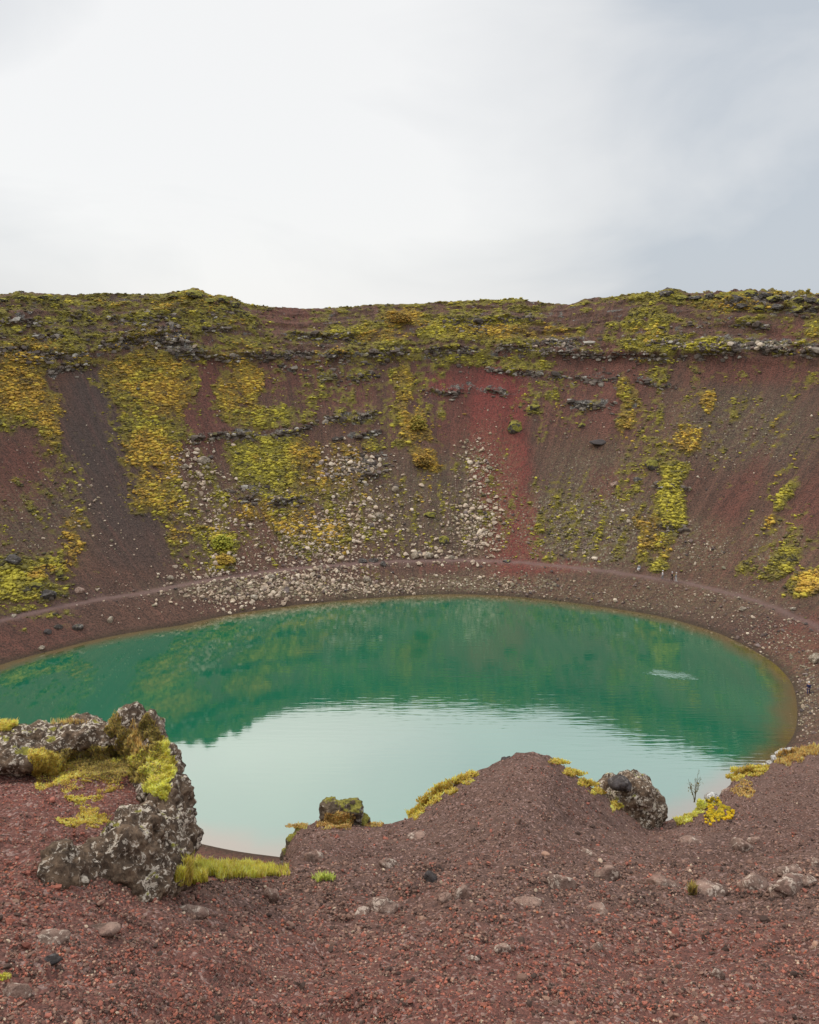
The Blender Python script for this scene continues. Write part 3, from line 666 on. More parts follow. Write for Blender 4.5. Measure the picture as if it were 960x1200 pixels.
def lumps(name, lst, mat, vox, amp, fsc, seed, flat=None):
    """lst: (px, py, dist, rx_px, ry_px, depth_m) -> one rough rock mesh, centred on its base"""
    vs, fs, o = [], [], 0
    for i, (x, y, d_, rx, ry, dm) in enumerate(lst):
        c_ = at(x, y, d_); s = d_ * 1.08 / F
        v = chisel(I3, seed * 31 + i, 12, .72, .95) * np.array([rx * s, dm, ry * s]) + c_
        vs.append(v); fs.append(F3 + o); o += len(v)
    v = np.concatenate(vs); f = np.concatenate(fs)
    me0 = mesh_np('tmp', v, f.ravel(), np.full(len(f), 3), True)
    ob = bpy.data.objects.new('tmp', me0); C.objects.link(ob)
    md = ob.modifiers.new('r', 'REMESH'); md.mode = 'VOXEL'; md.voxel_size = vox
    dg = bpy.context.evaluated_depsgraph_get(); me = bpy.data.meshes.new_from_object(ob.evaluated_get(dg))
    bpy.data.objects.remove(ob); bpy.data.meshes.remove(me0)
    n = len(me.vertices); co = np.empty(n * 3, np.float32); me.vertices.foreach_get('co', co); co = co.reshape(-1, 3).astype(float)
    no = np.empty(n * 3, np.float32); me.vertices.foreach_get('normal', no); no = no.reshape(-1, 3)
    x, y, z = co.T
    wx_, wy_ = x + .1 / fsc * fbm(x * fsc, y * fsc, z * fsc, 2), y
    d = amp * (fbm(wx_ * fsc, wy_ * fsc, z * fsc + seed, 4, .6) * 1.3 + ridged(wx_ * fsc * .8 + 7, wy_ * fsc * .8, z * fsc * 1.3, 4) * .7 - .35)
    pit = fbm(x * fsc * 4, y * fsc * 4, z * fsc * 4, 3); d += amp * .5 * pit - amp * .5 * np.clip(ridged(x * fsc * 2.2, y * fsc * 2.2, z * fsc * 2.2, 3) - .55, 0, 1)
    co += no * d[:, None]
    base = np.array([co[:, 0].mean(), co[:, 1].mean(), co[:, 2].min() + .02]); co -= base
    me.vertices.foreach_set('co', co.astype(np.float32).ravel()); me.update()
    me.polygons.foreach_set('use_smooth', np.ones(len(me.polygons), bool))
    me.name = name; me.materials.clear(); me.materials.append(mat)
    return me, base
def rock(name, lst, mat, vox, amp, fsc, seed, label, cat='rock', group=None):
    me, base = lumps(name, lst, mat, vox, amp, fsc, seed)
    return link(name, me, label=label, cat=cat, group=group, loc=tuple(base))

# the big outcrop on the left: upper ridge, right face, lower nose
rock('lichen_outcrop', [(15,888,7.35,44,22,.26),(-20,890,7.3,34,24,.26),(60,884,7.6,30,18,.22),(100,862,7.9,34,22,.26),(150,848,7.8,20,18,.2),(176,872,7.3,20,36,.3),(20,875,8.0,46,28,.28),(60,872,8.0,34,26,.26),(-20,880,8.0,40,26,.3),(92,882,7.9,26,24,.22),(128,872,7.9,22,30,.24),(132,850,7.9,12,14,.16),(150,862,7.8,16,24,.2),(168,876,7.6,20,28,.24),(182,892,7.2,16,22,.24),(10,892,7.6,34,12,.2)],
     M_lichen, .022, .085, 3.2, 1, 'long lichen-crusted rock ridge with a mossy peak at the top of the red mound', 'rock')
def hd(x, y, fallback):
    h_ = hit(x, y); return fallback if h_ is None else float(h_[1])
d0 = hd(150, 1046, 4.6); print('boulder depth', d0, hd(150, 990, 5), hd(150, 950, 5), hd(100, 900, 5))
rock('pitted_boulder', [(186,915,d0+1.5,26,34,.34),(202,950,d0+1.2,25,46,.36),(205,990,d0+.9,24,46,.36),(190,1018,d0+.55,32,32,.33),(160,985,d0+.5,38,32,.26),(150,1008,d0+.25,38,36,.28),(172,1030,d0+.2,34,22,.24),(135,985,d0+.5,20,26,.18),(118,1012,d0+.12,30,22,.2),(90,1014,hd(90,1030,4.6)+.08,28,19,.18),(66,1014,hd(66,1028,4.6)+.05,22,20,.18),(180,985,d0+.7,36,36,.3),
     (212,965,d0+1.0,14,18,.2),(214,1000,d0+.8,11,16,.18),(165,965,d0+.45,22,14,.16),(195,1035,d0+.4,18,14,.16)],
     M_lichen, .014, .085, 3.6, 2, 'big pitted boulder with white lichen below the red mound beside the grassy gully', 'boulder')
rock('lichen_boulder', [(722,932,13.3,22,24,.45),(745,930,13.3,26,24,.5),(752,950,13.2,24,22,.4),(735,945,13.2,26,20,.4),(766,945,13.4,12,22,.3)],
     M_lichen, .035, .10, 2.2, 3, 'pale knobbly boulder with a dark cap right of the centre mound against the water', 'boulder')
rock('dark_slab', [(725,917,13.0,13,8,.2),(733,920,13.0,9,6,.18)], M_darkR, .02, .03, 4, 4, 'smooth dark stone lying on top of the pale knobbly boulder', 'rock')
rock('mossy_rock', [(387,951,10.3,13,17,.18),(400,957,10.3,18,16,.22),(413,953,10.3,14,17,.18),(425,963,10.3,9,10,.14),(400,946,10.3,10,7,.14)], M_lichen_mossy, .018, .05, 5, 5, 'small two-humped mossy rock standing up on the rim left of centre', 'rock')
rock('edge_rock', [(352,975,10.4,9,6,.15),(340,988,10.3,6,10,.12),(334,1003,10.0,5,9,.12)], M_lichen_mossy, .02, .03, 5, 6, 'low lichen-edged rock lip at the left shoulder of the brown mound', 'rock')
rock('crest_rock', [(592,892,12.1,5,4,.10),(597,890,12.15,4,3,.1)], M_darkR, .02, .03, 5, 7, 'small dark stone on the crest of the brown centre mound', 'rock')
for i, (x, y, d_, rx, ry, lab) in enumerate([(835,938,14.8,9,8,'white lumpy rock behind the yellow flowering clump'),(823,944,14.6,6,5,'dark stone left of the white rock on the right rim'),(858,935,15.5,14,16,'brown crumbly rock face below the yellow moss cushion on the right rim')]):
    rock('rim_rock', [(x,y,d_,rx,ry,.18),(x+rx*.5,y+ry*.3,d_,rx*.7,ry*.6,.15)], (M_paleR, M_darkR, M_buried)[i], .02, .035, 5, 10 + i, lab)
ORD = ['first', 'second', 'third', 'fourth', 'fifth', 'sixth', 'seventh', 'eighth', 'ninth', 'tenth', 'eleventh', 'twelfth', 'thirteenth', 'fourteenth', 'fifteenth', 'sixteenth']
WO = {4: 0, 0: 1, 1: 2, 2: 3, 3: 4, 5: 5}
for i, (x, y, rx, ry) in enumerate([(903,894,5,4),(908,889,5,4),(914,883,5,4),(920,881,6,3.5),(897,899,6,4),(927,879,5,3)]):
    rock('white_stone', [(x,y,18.8,rx,ry,.12)], M_paleR, .02, .03, 5, 20 + i, ORD[WO[i]] + ' white stone from the left beside the yellow moss on the right rim', 'stone', 'white stones in a line on the right rim')

tick('# half-buried stones')
# half-buried stones in the near ground
BUR = [(60,1100,22,7,'flat reddish stone sunk in cinder at lower left'),(225,1068,20,6,'flat stone half buried below the grassy gully'),(317,1050,9,10,'upright pale stone below the small green plant'),(370,1005,14,10,'tilted yellowish stone on the brown mound face'),
       (448,1062,18,8,'pair-like pale ridge stone in lower middle ground'),(425,1068,10,5,'small pale stone left of the ridge stone'),(505,1028,9,6,'dark rounded stone on the lower mound slope'),(522,1052,9,5,'pale flat stone below the rounded dark stone'),(540,1046,10,8,'grey faceted stone in the row across the foreground'),
       (620,1058,18,5,'long low reddish stone right of the faceted stone'),(660,1034,16,7,'low pale lump of the row on the right foreground'),(711,1022,15,8,'bright-topped pale lump, tallest of the right foreground row'),(776,1034,16,7,'sloping pale lump between the bright lump and the small plant'),(825,1043,24,6,'long tan ledge stone beside the small olive plant'),
       (882,1034,18,10,'rounded tan stone at the left end of the right edge cluster'),(925,1020,18,6,'pale elongated stone high in the right edge cluster'),(925,1035,22,9,'wide pinkish stone in the middle of the right edge cluster'),(947,1032,10,5,'smooth greenish white stone at the right edge'),(912,1046,14,5,'low tan stone at the bottom of the right edge cluster'),(958,1012,9,7,'grey stone cut by the right edge of the view'),
       (870,990,12,6,'pale crumbly stone on the upper right slope'),(884,985,8,5,'small pinkish stone beside the crumbly stone on the upper right slope'),(700,1064,14,4,'flat orange-tinted stone below the right foreground row'),(590,1110,10,5,'angular stone in the middle of the bottom gravel'),(840,1140,9,5,'small pinkish angular stone at lower right'),(700,1110,8,4,'small grey angular stone at lower right of centre'),
       (555,1125,8,4,'orange red cinder lump near the bottom'),(60,1125,10,5,'dark lump in the gravel at lower left'),(120,1090,20,5,'low reddish ripple stone at lower left'),(20,1160,16,6,'red lump at the bottom left corner'),(490,980,12,4,'flat brown stone on the left flank of the centre mound'),(455,1012,12,5,'brown knob in the hollow left of the mound'),(690,1000,9,4,'thin stone on the right flank of the centre mound'),(810,985,14,4,'long pale streak stone on the right slope')]
for i, (x, y, rx, ry, lab) in enumerate(BUR):
    h_ = hit(x, y + ry * .5)
    if h_ is None: continue
    s = h_[1] * 1.1 / F
    cx_, cy_, cz_ = h_
    v = chisel(I3, 900 + i, 10, .6, .9) * np.array([rx * s * 1.1, rx * s * .7, ry * s * 1.5])
    nn = fbm(v[:,0] * 14 + i, v[:,1] * 14, v[:,2] * 14, 3); v = v * (1 + .38 * nn[:, None]) + .006 * np.stack([fbm(v[:,0]*60, v[:,1]*60, v[:,2]*60 + q_, 2) for q_ in range(3)], -1)
    me = mesh_np('buried_stone', v, F3.ravel(), np.full(len(F3), 3), True, (), (M_darkR if 'dark' in lab else M_buried if ('red' in lab or 'brown' in lab or 'pink' in lab) else M_buried if i % 2 else M_buried))
    o = link('buried_stone', me, label=lab, cat='stone', loc=(cx_, cy_ , cz_ + ry * s * .08)); o.rotation_euler = (0, 0, rng.uniform(-.4, .4))
    if lab.startswith('smooth greenish') or lab.startswith('bright-topped') or 'pale' in lab: o.data.materials[0] = M_paleB if 'M_paleB' in globals() else M_buried

tick('-------------- vegetation')
# ------------------------------------------------------------------ vegetation on the near rim
from mathutils.bvhtree import BVHTree
_bv, _bp = [], []
for ob in list(C.objects):
    if ob.type == 'MESH' and any(ob.name.startswith(q_) for q_ in ('lichen_', 'pitted_', 'mossy_rock', 'edge_rock', 'rim_rock', 'white_stone')):
        o0 = len(_bv); _bv += [tuple(Vector(vv.co) + ob.location) for vv in ob.data.vertices]; _bp += [tuple(o0 + i_ for i_ in p_.vertices) for p_ in ob.data.polygons]
BVH = BVHTree.FromPolygons(_bv, _bp)
def rock_depth(k, T_):
    r = np.full(len(k), np.nan)
    for i_ in range(len(k)):
        d_ = Vector((k[i_], 1.0, -T_[i_])); hitp = BVH.ray_cast(Vector((0, 0, HC)), d_.normalized())
        if hitp[0] is not None: r[i_] = hitp[0].y
    return r
def blades(pts, hgt, wid, cols, r_, lean=.5, per=1):
    n = len(pts); a = r_.uniform(0, 6.28, n); h_ = hgt * r_.uniform(.5, 1.2, n); ln_ = lean * h_ * r_.uniform(.2, 1, n); d_ = r_.uniform(0, 6.28, n)
    w_ = wid * r_.uniform(.6, 1.3, n)
    wx_, wy_ = np.cos(a) * w_, np.sin(a) * w_; lx, ly = np.cos(d_) * ln_, np.sin(d_) * ln_
    p0 = pts + np.stack([wx_, wy_, 0 * a - .01], -1); p1 = pts - np.stack([wx_, wy_, 0 * a + .01], -1)
    m0 = pts + np.stack([wx_ * .7 + lx * .35, wy_ * .7 + ly * .35, h_ * .6], -1); m1_ = pts + np.stack([-wx_ * .7 + lx * .35, -wy_ * .7 + ly * .35, h_ * .6], -1)
    tp = pts + np.stack([lx, ly, h_], -1)
    V_ = np.stack([p0, p1, m1_, m0, tp], 1).reshape(-1, 3)
    b_ = np.arange(n) * 5
    quad = np.stack([b_, b_ + 1, b_ + 2, b_ + 3], -1); tr_ = np.stack([b_ + 3, b_ + 2, b_ + 4], -1)
    c4 = np.repeat(np.concatenate([cols, np.ones((n, 1))], 1), 5, 0)
    return V_, np.concatenate([quad.ravel(), tr_.ravel()]), np.concatenate([np.full(n, 4), np.full(n, 3)]), c4
_B = 1
PALS = {'yellow': [(.50,.37,.06),(.40,.30,.05),(.56,.44,.12),(.28,.21,.05),(.44,.28,.07)], 'green': [(.54,.44,.06),(.44,.37,.05),(.60,.47,.10),(.30,.25,.045),(.58,.42,.14)], 'olive': [(.25,.21,.05),(.33,.25,.06),(.18,.15,.05),(.38,.26,.08),(.14,.10,.05)],
        'gold': [(.46,.30,.08),(.38,.22,.07),(.50,.36,.14),(.26,.17,.07)], 'lime': [(.34,.36,.07),(.38,.40,.12),(.24,.27,.06)]}
def patch(name, ell, n, hgt, wid, pal, label, cat, seed, depth=None, kind='stuff', clump=True):
    """ell: pixel ellipses (x, y, rx, ry[, slant]); depth: fixed distance for plants sitting on a rock, else on the ground"""
    r_ = np.random.default_rng(seed); pts = []; area = np.array([e_[2] * e_[3] for e_ in ell], float); area /= area.sum()
    for e_, a_ in zip(ell, area):
        m = int(n * a_) + 3
        ra = np.sqrt(r_.random(m)); an = r_.uniform(0, 6.28, m); ra *= 1 + .25 * np.sin(an * 3 + seed) + .15 * np.sin(an * 7)
        sl = e_[4] if len(e_) > 4 else 0
        oy = ra * np.sin(an) * e_[3]; ox = ra * np.cos(an) * e_[2] + sl * oy
        for dx, dy in zip(ox, oy):
            pts.append((e_[0] + dx, e_[1] + dy))
    pts = np.array(pts); P3 = []
    k, T_ = pk(pts[:, 0], pts[:, 1]); rg = depth_of(k, T_); rr_ = rock_depth(k, T_)
    res = np.fmin(rg, rr_)
    if depth is not None: res = np.where(np.isnan(res) & (r_.random(len(res)) < .5), depth + r_.uniform(-.08, .08, len(pts)), res)
    okk = ~np.isnan(res); P3 = np.stack([k * res, res, HC - T_ * res], -1)[okk]
    if len(P3) == 0: return
    if clump:
        cn = fbm(P3[:,0] * 7, P3[:,1] * 7, P3[:,2] * 7 + seed, 3); P3[:, 2] += np.clip(cn, 0, 1) * hgt * .9
    pl = np.array(PALS[pal]); sel = r_.integers(0, len(pl), len(P3))
    big = fbm(P3[:,0] * 4, P3[:,1] * 4, P3[:,2] * 4 + 3, 2)
    col = pl[sel] * 1.8 * (1 + .6 * big[:, None]) * r_.uniform(.8, 1.2, (len(P3), 1))
    base = P3.mean(0); base[2] = P3[:, 2].min()
    hgt = hgt * (.5 if cat == 'moss' else .85)
    V_, ff, sz_, c4 = blades(P3 - base, hgt, wid * (1.5 if cat == 'moss' else .8), np.clip(col, .01, .82), r_, lean=1.6 if cat == 'moss' else .6)
    me = mesh_np(name, V_, ff, sz_, False, [('col', 'FLOAT_COLOR', c4)], M_blade)
    return link(name, me, label=label, cat=cat, kind=kind, loc=tuple(base))
patch('grass', [(262,1020,44,7),(300,1019,28,6),(232,1022,18,12),(222,1032,16,7),(285,1025,40,6)], 11000, .09, .006, 'green', 'yellow green grass filling the gully between boulder and mound', 'grass', 1)
patch('moss', [(62,902,28,20),(52,890,18,12),(88,912,24,14),(125,922,16,8)], 11000, .035, .004, 'yellow', 'bright yellow moss cushion below the long rock ridge', 'moss', 2)
patch('moss', [(98,938,20,6),(105,955,10,10),(110,962,18,8),(85,964,16,5)], 6000, .028, .004, 'yellow', 'pale yellow moss tongue across the red cinder mound', 'moss', 3)
patch('moss', [(110,890,36,15),(145,892,30,17),(165,906,28,12),(120,905,34,10)], 13000, .05, .004, 'olive', 'olive and rust moss mat in front of the mossy peak', 'moss', 4)
patch('moss', [(182,900,24,14),(186,922,14,14),(196,900,12,10),(165,892,26,9),(190,880,9,14)], 9000, .045, .004, 'green', 'green moss hanging over the right face of the big boulder', 'moss', 5, depth=d0 + 1.12)
patch('moss', [(135,852,10,14),(172,856,12,14),(184,876,9,18),(150,868,12,8)], 5600, .04, .004, 'olive', 'green moss on the peak of the lichen-crusted ridge', 'moss', 6, depth=7.72)
patch('grass', [(157,866,7,16),(160,878,9,10)], 900, .05, .004, 'gold', 'dry golden grass tuft in the notch of the rock ridge', 'grass', 7, depth=7.7)
patch('grass', [(85,846,16,3),(70,846,14,3)], 400, .035, .003, 'gold', 'short dry grass along the top of the rock ridge', 'grass', 8, depth=7.95)
patch('moss', [(6,850,14,6)], 1200, .06, .004, 'yellow', 'yellow moss at the left edge behind the rock ridge', 'moss', 9, depth=8.3)
patch('moss', [(395,961,13,9),(382,968,10,4),(405,963,10,8)], 3000, .05, .006, 'gold', 'golden moss apron in front of the two-humped rock', 'moss', 10, depth=10.05)
patch('moss', [(440,967,10,3),(350,968,12,3)], 900, .04, .005, 'gold', 'thin golden moss fringe beside the two-humped rock', 'moss', 11, depth=10.4)
patch('moss', [(490,950,8,10,-.8),(505,936,12,8,-.8),(520,925,14,6),(540,915,14,5),(552,908,8,3)], 5000, .07, .008, 'yellow', 'bright yellow moss fringe on the left shoulder of the centre mound', 'moss', 12, depth=11.75)
patch('moss', [(655,893,10,3,1),(672,906,12,4,1),(688,918,10,4,1),(700,928,8,4)], 3000, .06, .008, 'yellow', 'yellow moss fringe on the right shoulder of the centre mound', 'moss', 13, depth=12.75)
patch('moss', [(722,945,6,5)], 700, .06, .008, 'yellow', 'small yellow moss spot under the pale knobbly boulder', 'moss', 14, depth=12.9)
patch('moss', [(818,943,16,7),(800,962,10,4),(810,952,14,6)], 3600, .07, .009, 'green', 'olive green moss bank left of the flowering clump', 'moss', 15)
patch('moss', [(878,904,20,5),(862,911,10,4),(888,902,12,5)], 4200, .08, .011, 'yellow', 'bright yellow moss cushion on the right rim beside the white stones', 'moss', 16, depth=17.0)
patch('moss', [(930,885,16,7),(950,880,12,5),(920,893,10,4)], 3000, .09, .012, 'gold', 'faded gold grass at the right edge above the white stones', 'grass', 17)
patch('moss', [(872,925,12,10)], 800, .06, .009, 'gold', 'brownish gold tuft under the yellow moss cushion', 'moss', 18)
patch('leafy_plant', [(380,1031,11,3)], 260, .08, .009, 'lime', 'small bright lime green plant alone on the brown slope', 'plant', 19, kind=None, clump=False)
patch('leafy_plant', [(811,1046,4,3)], 400, .10, .008, 'olive', 'small olive plant beside the long tan ledge stone', 'plant', 20, kind=None, clump=False)
patch('moss', [(5,1146,7,3)], 1500, .02, .003, 'green', 'little green moss pad at the lower left edge', 'moss', 21)
# flowering clump: round yellow cushions
r_ = np.random.default_rng(50); n = 210
an = r_.uniform(0, 6.28, n); ra = np.sqrt(r_.random(n)) * (1 + .3 * np.sin(3 * an + 1)); xs = 841 + ra * np.cos(an) * 15; ys = 951 + ra * np.sin(an) * 14
k, T_ = pk(xs, ys); dd = np.fmin(depth_of(k, T_), 14.6); dd = np.where(np.isnan(dd), 14.4, dd) - r_.uniform(.02, .12, n); Pq = np.stack([k * dd, dd, HC - T_ * dd], -1); S = r_.uniform(.018, .045, n)
fb = Pq.mean(0); fb[2] = Pq[:, 2].min()
v, f, c4 = merge(g1, F1, r_.integers(0, 10, n), Pq - fb, np.stack([S, S, S * .8], -1), r_.uniform(0, 6.28, n), np.array([(.80,.56,.03),(.66,.48,.03),(.42,.33,.04)])[r_.integers(0, 3, n)])
vb = I3 * np.array([.17,.15,.12]) * (1 + .3 * fbm(I3[:,0]*3, I3[:,1]*3, I3[:,2]*3, 3)[:, None]) + np.array([0, .05, .02])
cb = np.tile([[.20,.17,.05,1]], (len(vb), 1))
plant = link('flowering_plant', mesh_np('flowering_plant', vb, F3.ravel(), np.full(len(F3), 3), True, [('col', 'FLOAT_COLOR', cb)], M_tuft), label='round clump dotted with bright yellow blooms in front of the white rock', cat='plant', loc=tuple(fb))
link('blooms', mesh_np('blooms', v, f.ravel(), np.full(len(f), 3), False, [('col', 'FLOAT_COLOR', c4)], M_blade), parent=plant, kind='stuff')

# bare sapling
def tube(pts, r0, r1, seg=5):
    pts = np.array(pts, float); n = len(pts); V_ = []; 
    for i, p in enumerate(pts):
        d = pts[min(i + 1, n - 1)] - pts[max(i - 1, 0)]; d /= np.linalg.norm(d) + 1e-9
        a = np.cross(d, [1, .3, 0]); a /= np.linalg.norm(a); b_ = np.cross(d, a); rr_ = r0 + (r1 - r0) * i / (n - 1)
        for j in range(seg): V_.append(p + rr_ * (a * math.cos(6.283 * j / seg) + b_ * math.sin(6.283 * j / seg)))
    f = [[i * seg + j, i * seg + (j + 1) % seg, (i + 1) * seg + (j + 1) % seg, (i + 1) * seg + j] for i in range(n - 1) for j in range(seg)]
    return np.array(V_), np.array(f)
mb_, t, b, out = newmat('twig_bark'); g = N(t, 'ShaderNodeNewGeometry')
L(t, mixc(t, noise(t, g.outputs['Position'], 30.0), (.13, .11, .07), (.24, .22, .12)), b.inputs['Base Color']); M_twig = mb_
def sapling(x, y, d_, hpx, nst, seed, label):
    r_ = np.random.default_rng(seed); root = at(x, y, d_); s = d_ * 1.08 / F; vs, fs, o = [], [], 0
    lv = []
    for i in range(nst):
        h_ = hpx * s * r_.uniform(.5, 1.0); dx, dy = r_.uniform(-.45, .45) * h_, r_.uniform(-.4, .4) * h_
        pts = [(dx * q_ ** 1.3 + r_.normal() * .006, dy * q_ ** 1.3, h_ * q_) for q_ in np.linspace(0, 1, 7)]
        v, f = tube(pts, .007, .002); vs.append(v); fs.append(f + o); o += len(v)
        for q_ in range(2, 6):
            p = np.array(pts[q_]); e_ = p + np.array([r_.uniform(-.12, .12), r_.uniform(-.1, .1), r_.uniform(.04, .12)]) * h_ * 1.6
            v, f = tube([p, (p + e_) / 2 + .004, e_], .004, .0015, 4)
            vs.append(v); fs.append(f + o); o += len(v)
            for _ in range(1): lv.append(e_ + r_.normal(size=3) * .02)
    f = np.concatenate(fs)
    root_o = link('sapling', mesh_np('sapling', np.concatenate(vs), f.ravel(), np.full(len(f), 4), True, (), M_twig), label=label, cat='sapling', loc=tuple(root))
    lv = np.array(lv); col = np.array(PALS['olive'])[r_.integers(0, 4, len(lv))]
    V_, ff, sz_, c4 = blades(lv, .03, .008, col, r_)
    link('leaves', mesh_np('leaves', V_, ff, sz_, False, [('col', 'FLOAT_COLOR', c4)], M_blade), parent=root_o)
sapling(814, 940, 14.6, 40, 7, 3, 'thin bare-twigged sapling against the water on the right rim')

tick('------------ the far wall')
# ------------------------------------------------------------------ the far wall: moss tufts (stuff), stones
r_ = np.random.default_rng(11)
n = 230000
xs = r_.uniform(-30, 990, n); ys = r_.uniform(338, 740, n)
xi_, yi_ = np.clip((xs + 40).astype(int), 0, 1058), np.clip(ys.astype(int), 0, 1238)
vi = np.maximum(np.maximum(GI[yi_, xi_], GI[yi_ + 1, xi_]), GI[yi_, xi_ + 1])
okk = vi >= 0; vi = vi[okk]; n = len(vi)
Pm = np.stack([XF[vi], YF[vi], ZF[vi]], -1)
mv = MF[vi] + r_.normal(0, .17, n)
keep = mv > .60
vi, Pm, mv = vi[keep], Pm[keep], mv[keep]; n = len(vi)
gd = m_gold.ravel()[vi]; rk = m_rock.ravel()[vi]
Pm[:, :2] += r_.normal(0, .08, (n, 2)); s = .06 + .30 * r_.random(n) ** 2.6 * (1 + .4 * (mv > .95))
pal = np.array([(.53,.44,.055),(.46,.38,.05),(.37,.30,.045),(.24,.20,.045),(.15,.125,.045),(.08,.065,.04)]); palg = np.array([(.64,.45,.07),(.57,.35,.055),(.50,.29,.05),(.37,.22,.05),(.24,.15,.05),(.11,.08,.04)])
lob = fbm(Pm[:,0] * .12, Pm[:,1] * .12, Pm[:,2] * .25 + 60, 3); mid_ = fbm(Pm[:,0] * .7, Pm[:,1] * .7, Pm[:,2] * .9 + 33, 3)
topb = sst(39, 41, ZF[vi]) * np.interp(XF[vi], [-60, -25, 0], [1.0, .8, .25])
big_ = fbm(Pm[:,0] * .05, Pm[:,1] * .05, Pm[:,2] * .09 + 11, 3)
fi = np.clip(1.9 - mid_ * 5.0 - lob * 2.2 + topb * 1.1 + np.clip(1.05 - mv, -.3, .6) * 3.6 - .4 + r_.normal(0, .45, n), 0, 4.99); i0_ = fi.astype(int); fr = (fi - i0_)[:, None]
def ramp_(P_): return P_[i0_] * (1 - fr) + P_[np.minimum(i0_ + 1, 5)] * fr
gg = sst(.25, .75, gd + lob * 1.0 + big_ * .9 + topb * .22 + r_.normal(0, .08, n))[:, None]
col = (ramp_(palg) * gg + ramp_(pal) * (1 - gg)) * r_.uniform(.88, 1.12, (n, 1))
S = np.stack([s * r_.uniform(1.0, 2.0, n), s, s * r_.uniform(.5, .9, n)], -1)
Pm[:, 2] += .05; Pm[:, 0] -= gxn[vi] * .05
v, f, c4 = merge(g1, F1, r_.integers(0, 10, n), Pm, S, np.arctan2(gyn[vi], gxn[vi]) + math.pi / 2 + r_.normal(0, .4, n), col)
print('tufts', n)
link('moss_cover', mesh_np('moss_cover', v, f.ravel(), np.full(len(f), 3), True, [('col', 'FLOAT_COLOR', c4)], M_tuft), label='green and gold moss and heath clinging to the far crater wall', cat='moss', kind='stuff')

bl = []
for pl, A, Lh in LEDGE:
    lx = [a for a, _ in pl]; ly = [b_ for _, b_ in pl]; m = int((lx[-1] - lx[0]) * 1.5 * A)
    x_ = r_.uniform(lx[0] - 4, lx[-1] + 4, m); g_ = fbm(x_ * .05, 0 * x_ + A * 23, 0 * x_, 2) > -.15
    y_2 = np.interp(x_, lx, ly) + r_.normal(-.5, 1.8, m) + np.abs(r_.normal(0, 4, m)) * (r_.random(m) < .25)
    bl += [(a, b_) for a, b_, g2_ in zip(x_, y_2, g_) if g2_]
for (x0, y0, rx_, ry_, m) in [(190,398,34,8,90),(215,410,16,9,60),(55,420,50,10,60),(300,575,24,8,50),(335,585,24,10,60),(425,545,34,14,110),(860,405,90,6,150),(920,350,60,6,120),(660,402,34,7,60),(560,385,60,12,60),(150,385,80,22,90),(250,372,40,14,50),(700,440,60,12,50),(830,385,60,14,60),(400,430,60,20,70),(380,395,40,10,40)]:
    bl += list(zip(x0 + r_.normal(0, .5, m) * rx_, y0 + r_.normal(0, .5, m) * ry_))
bl = np.array(bl); vi = np.array([look(a, b_) for a, b_ in bl]); bl = bl[vi >= 0]; vi = vi[vi >= 0]; n = len(vi)
gb = np.stack([chisel(I1, 500 + i, 8, .4, .75) for i in range(10)]); s = (.15 + .5 * r_.random(n) ** 2.2) * np.where(r_.random(n) < .05, 1.7, 1)
S = np.stack([s * r_.uniform(1, 2.0, n), s * r_.uniform(.8, 1.2, n), s * r_.uniform(.5, 1.1, n)], -1)
palB = np.array([(.12,.09,.07),(.18,.14,.11),(.08,.062,.05),(.27,.22,.17),(.42,.37,.30),(.17,.14,.06)]); col = palB[r_.choice(6, n, p=[.24,.26,.2,.14,.07,.09])]
v, f, c4 = merge(gb, F1, r_.integers(0, 10, n), np.stack([XF[vi], YF[vi], ZF[vi]], -1), S, np.arctan2(gyn[vi], gxn[vi]) + math.pi / 2 + r_.normal(0, .5, n), col, r_.normal(0, .25, n))
link('ledge_rubble', mesh_np('ledge_rubble', v, f.ravel(), np.full(len(f), 3), False, [('col', 'FLOAT_COLOR', c4)], M_stuffstone), label='broken grey lava blocks along the ledges of the far wall', cat='rubble', kind='stuff')
print('blocks', n)
# stones: zones (x, y, rx, ry, weight, size_px)
ZONES = [(265,698,80,18,9,2.1),(330,682,70,18,8,2.2),(385,668,66,26,8,2.4),(400,620,70,40,5,2.0),(350,640,60,30,5,2.0),(250,668,50,16,5,2.4),(430,690,70,7,5,2.0),(560,682,110,9,4,1.8),(560,600,26,60,1.3,4.0),(440,610,60,50,1.3,3.8),(340,690,100,14,1.8,3.7),(495,652,60,8,.7,4.4),(225,540,24,24,.5,4.2),(400,560,50,30,.8,3.8),(560,620,26,34,8,2.3),(560,540,20,30,4,2.3),(540,600,50,50,4,1.8),
         (370,640,60,34,8,2.2),(420,600,60,50,7,2.2),(300,600,70,60,5,1.9),(250,600,40,60,6,2.4),(225,555,30,44,4,2.2),(405,545,40,20,4,2.6),(60,600,70,60,3,1.5),(140,620,60,60,2,1.4),(690,615,80,40,26,1.25),(840,520,110,50,14,1.2),(820,645,40,22,8,1.4),
         (760,705,200,24,13,1.5),(900,740,60,30,14,1.7),(945,820,14,50,10,2.0),(500,640,60,30,3,2.0),(350,440,170,60,5,1.3),(60,560,90,90,5,1.2),(110,700,80,16,2,1.6),(690,480,120,50,3,1.3),(880,405,90,5,5,2.3),(660,405,40,7,2,2.2),(200,400,30,10,2,2.2),(430,650,500,60,5,1.3),(620,690,80,10,3,1.7),(480,520,480,120,6,1.1)]
wz = np.array([z_[4] for z_ in ZONES], float); wz /= wz.sum()
n = 20000; zi = r_.choice(len(ZONES), n, p=wz); Zt = np.array(ZONES)[zi]
xs = Zt[:,0] + r_.normal(0, .55, n) * Zt[:,2]; ys = Zt[:,1] + r_.normal(0, .55, n) * Zt[:,3]
sp_ = np.minimum(Zt[:,5] * .86 * np.exp(r_.normal(0, .50, n)), 6.0) 
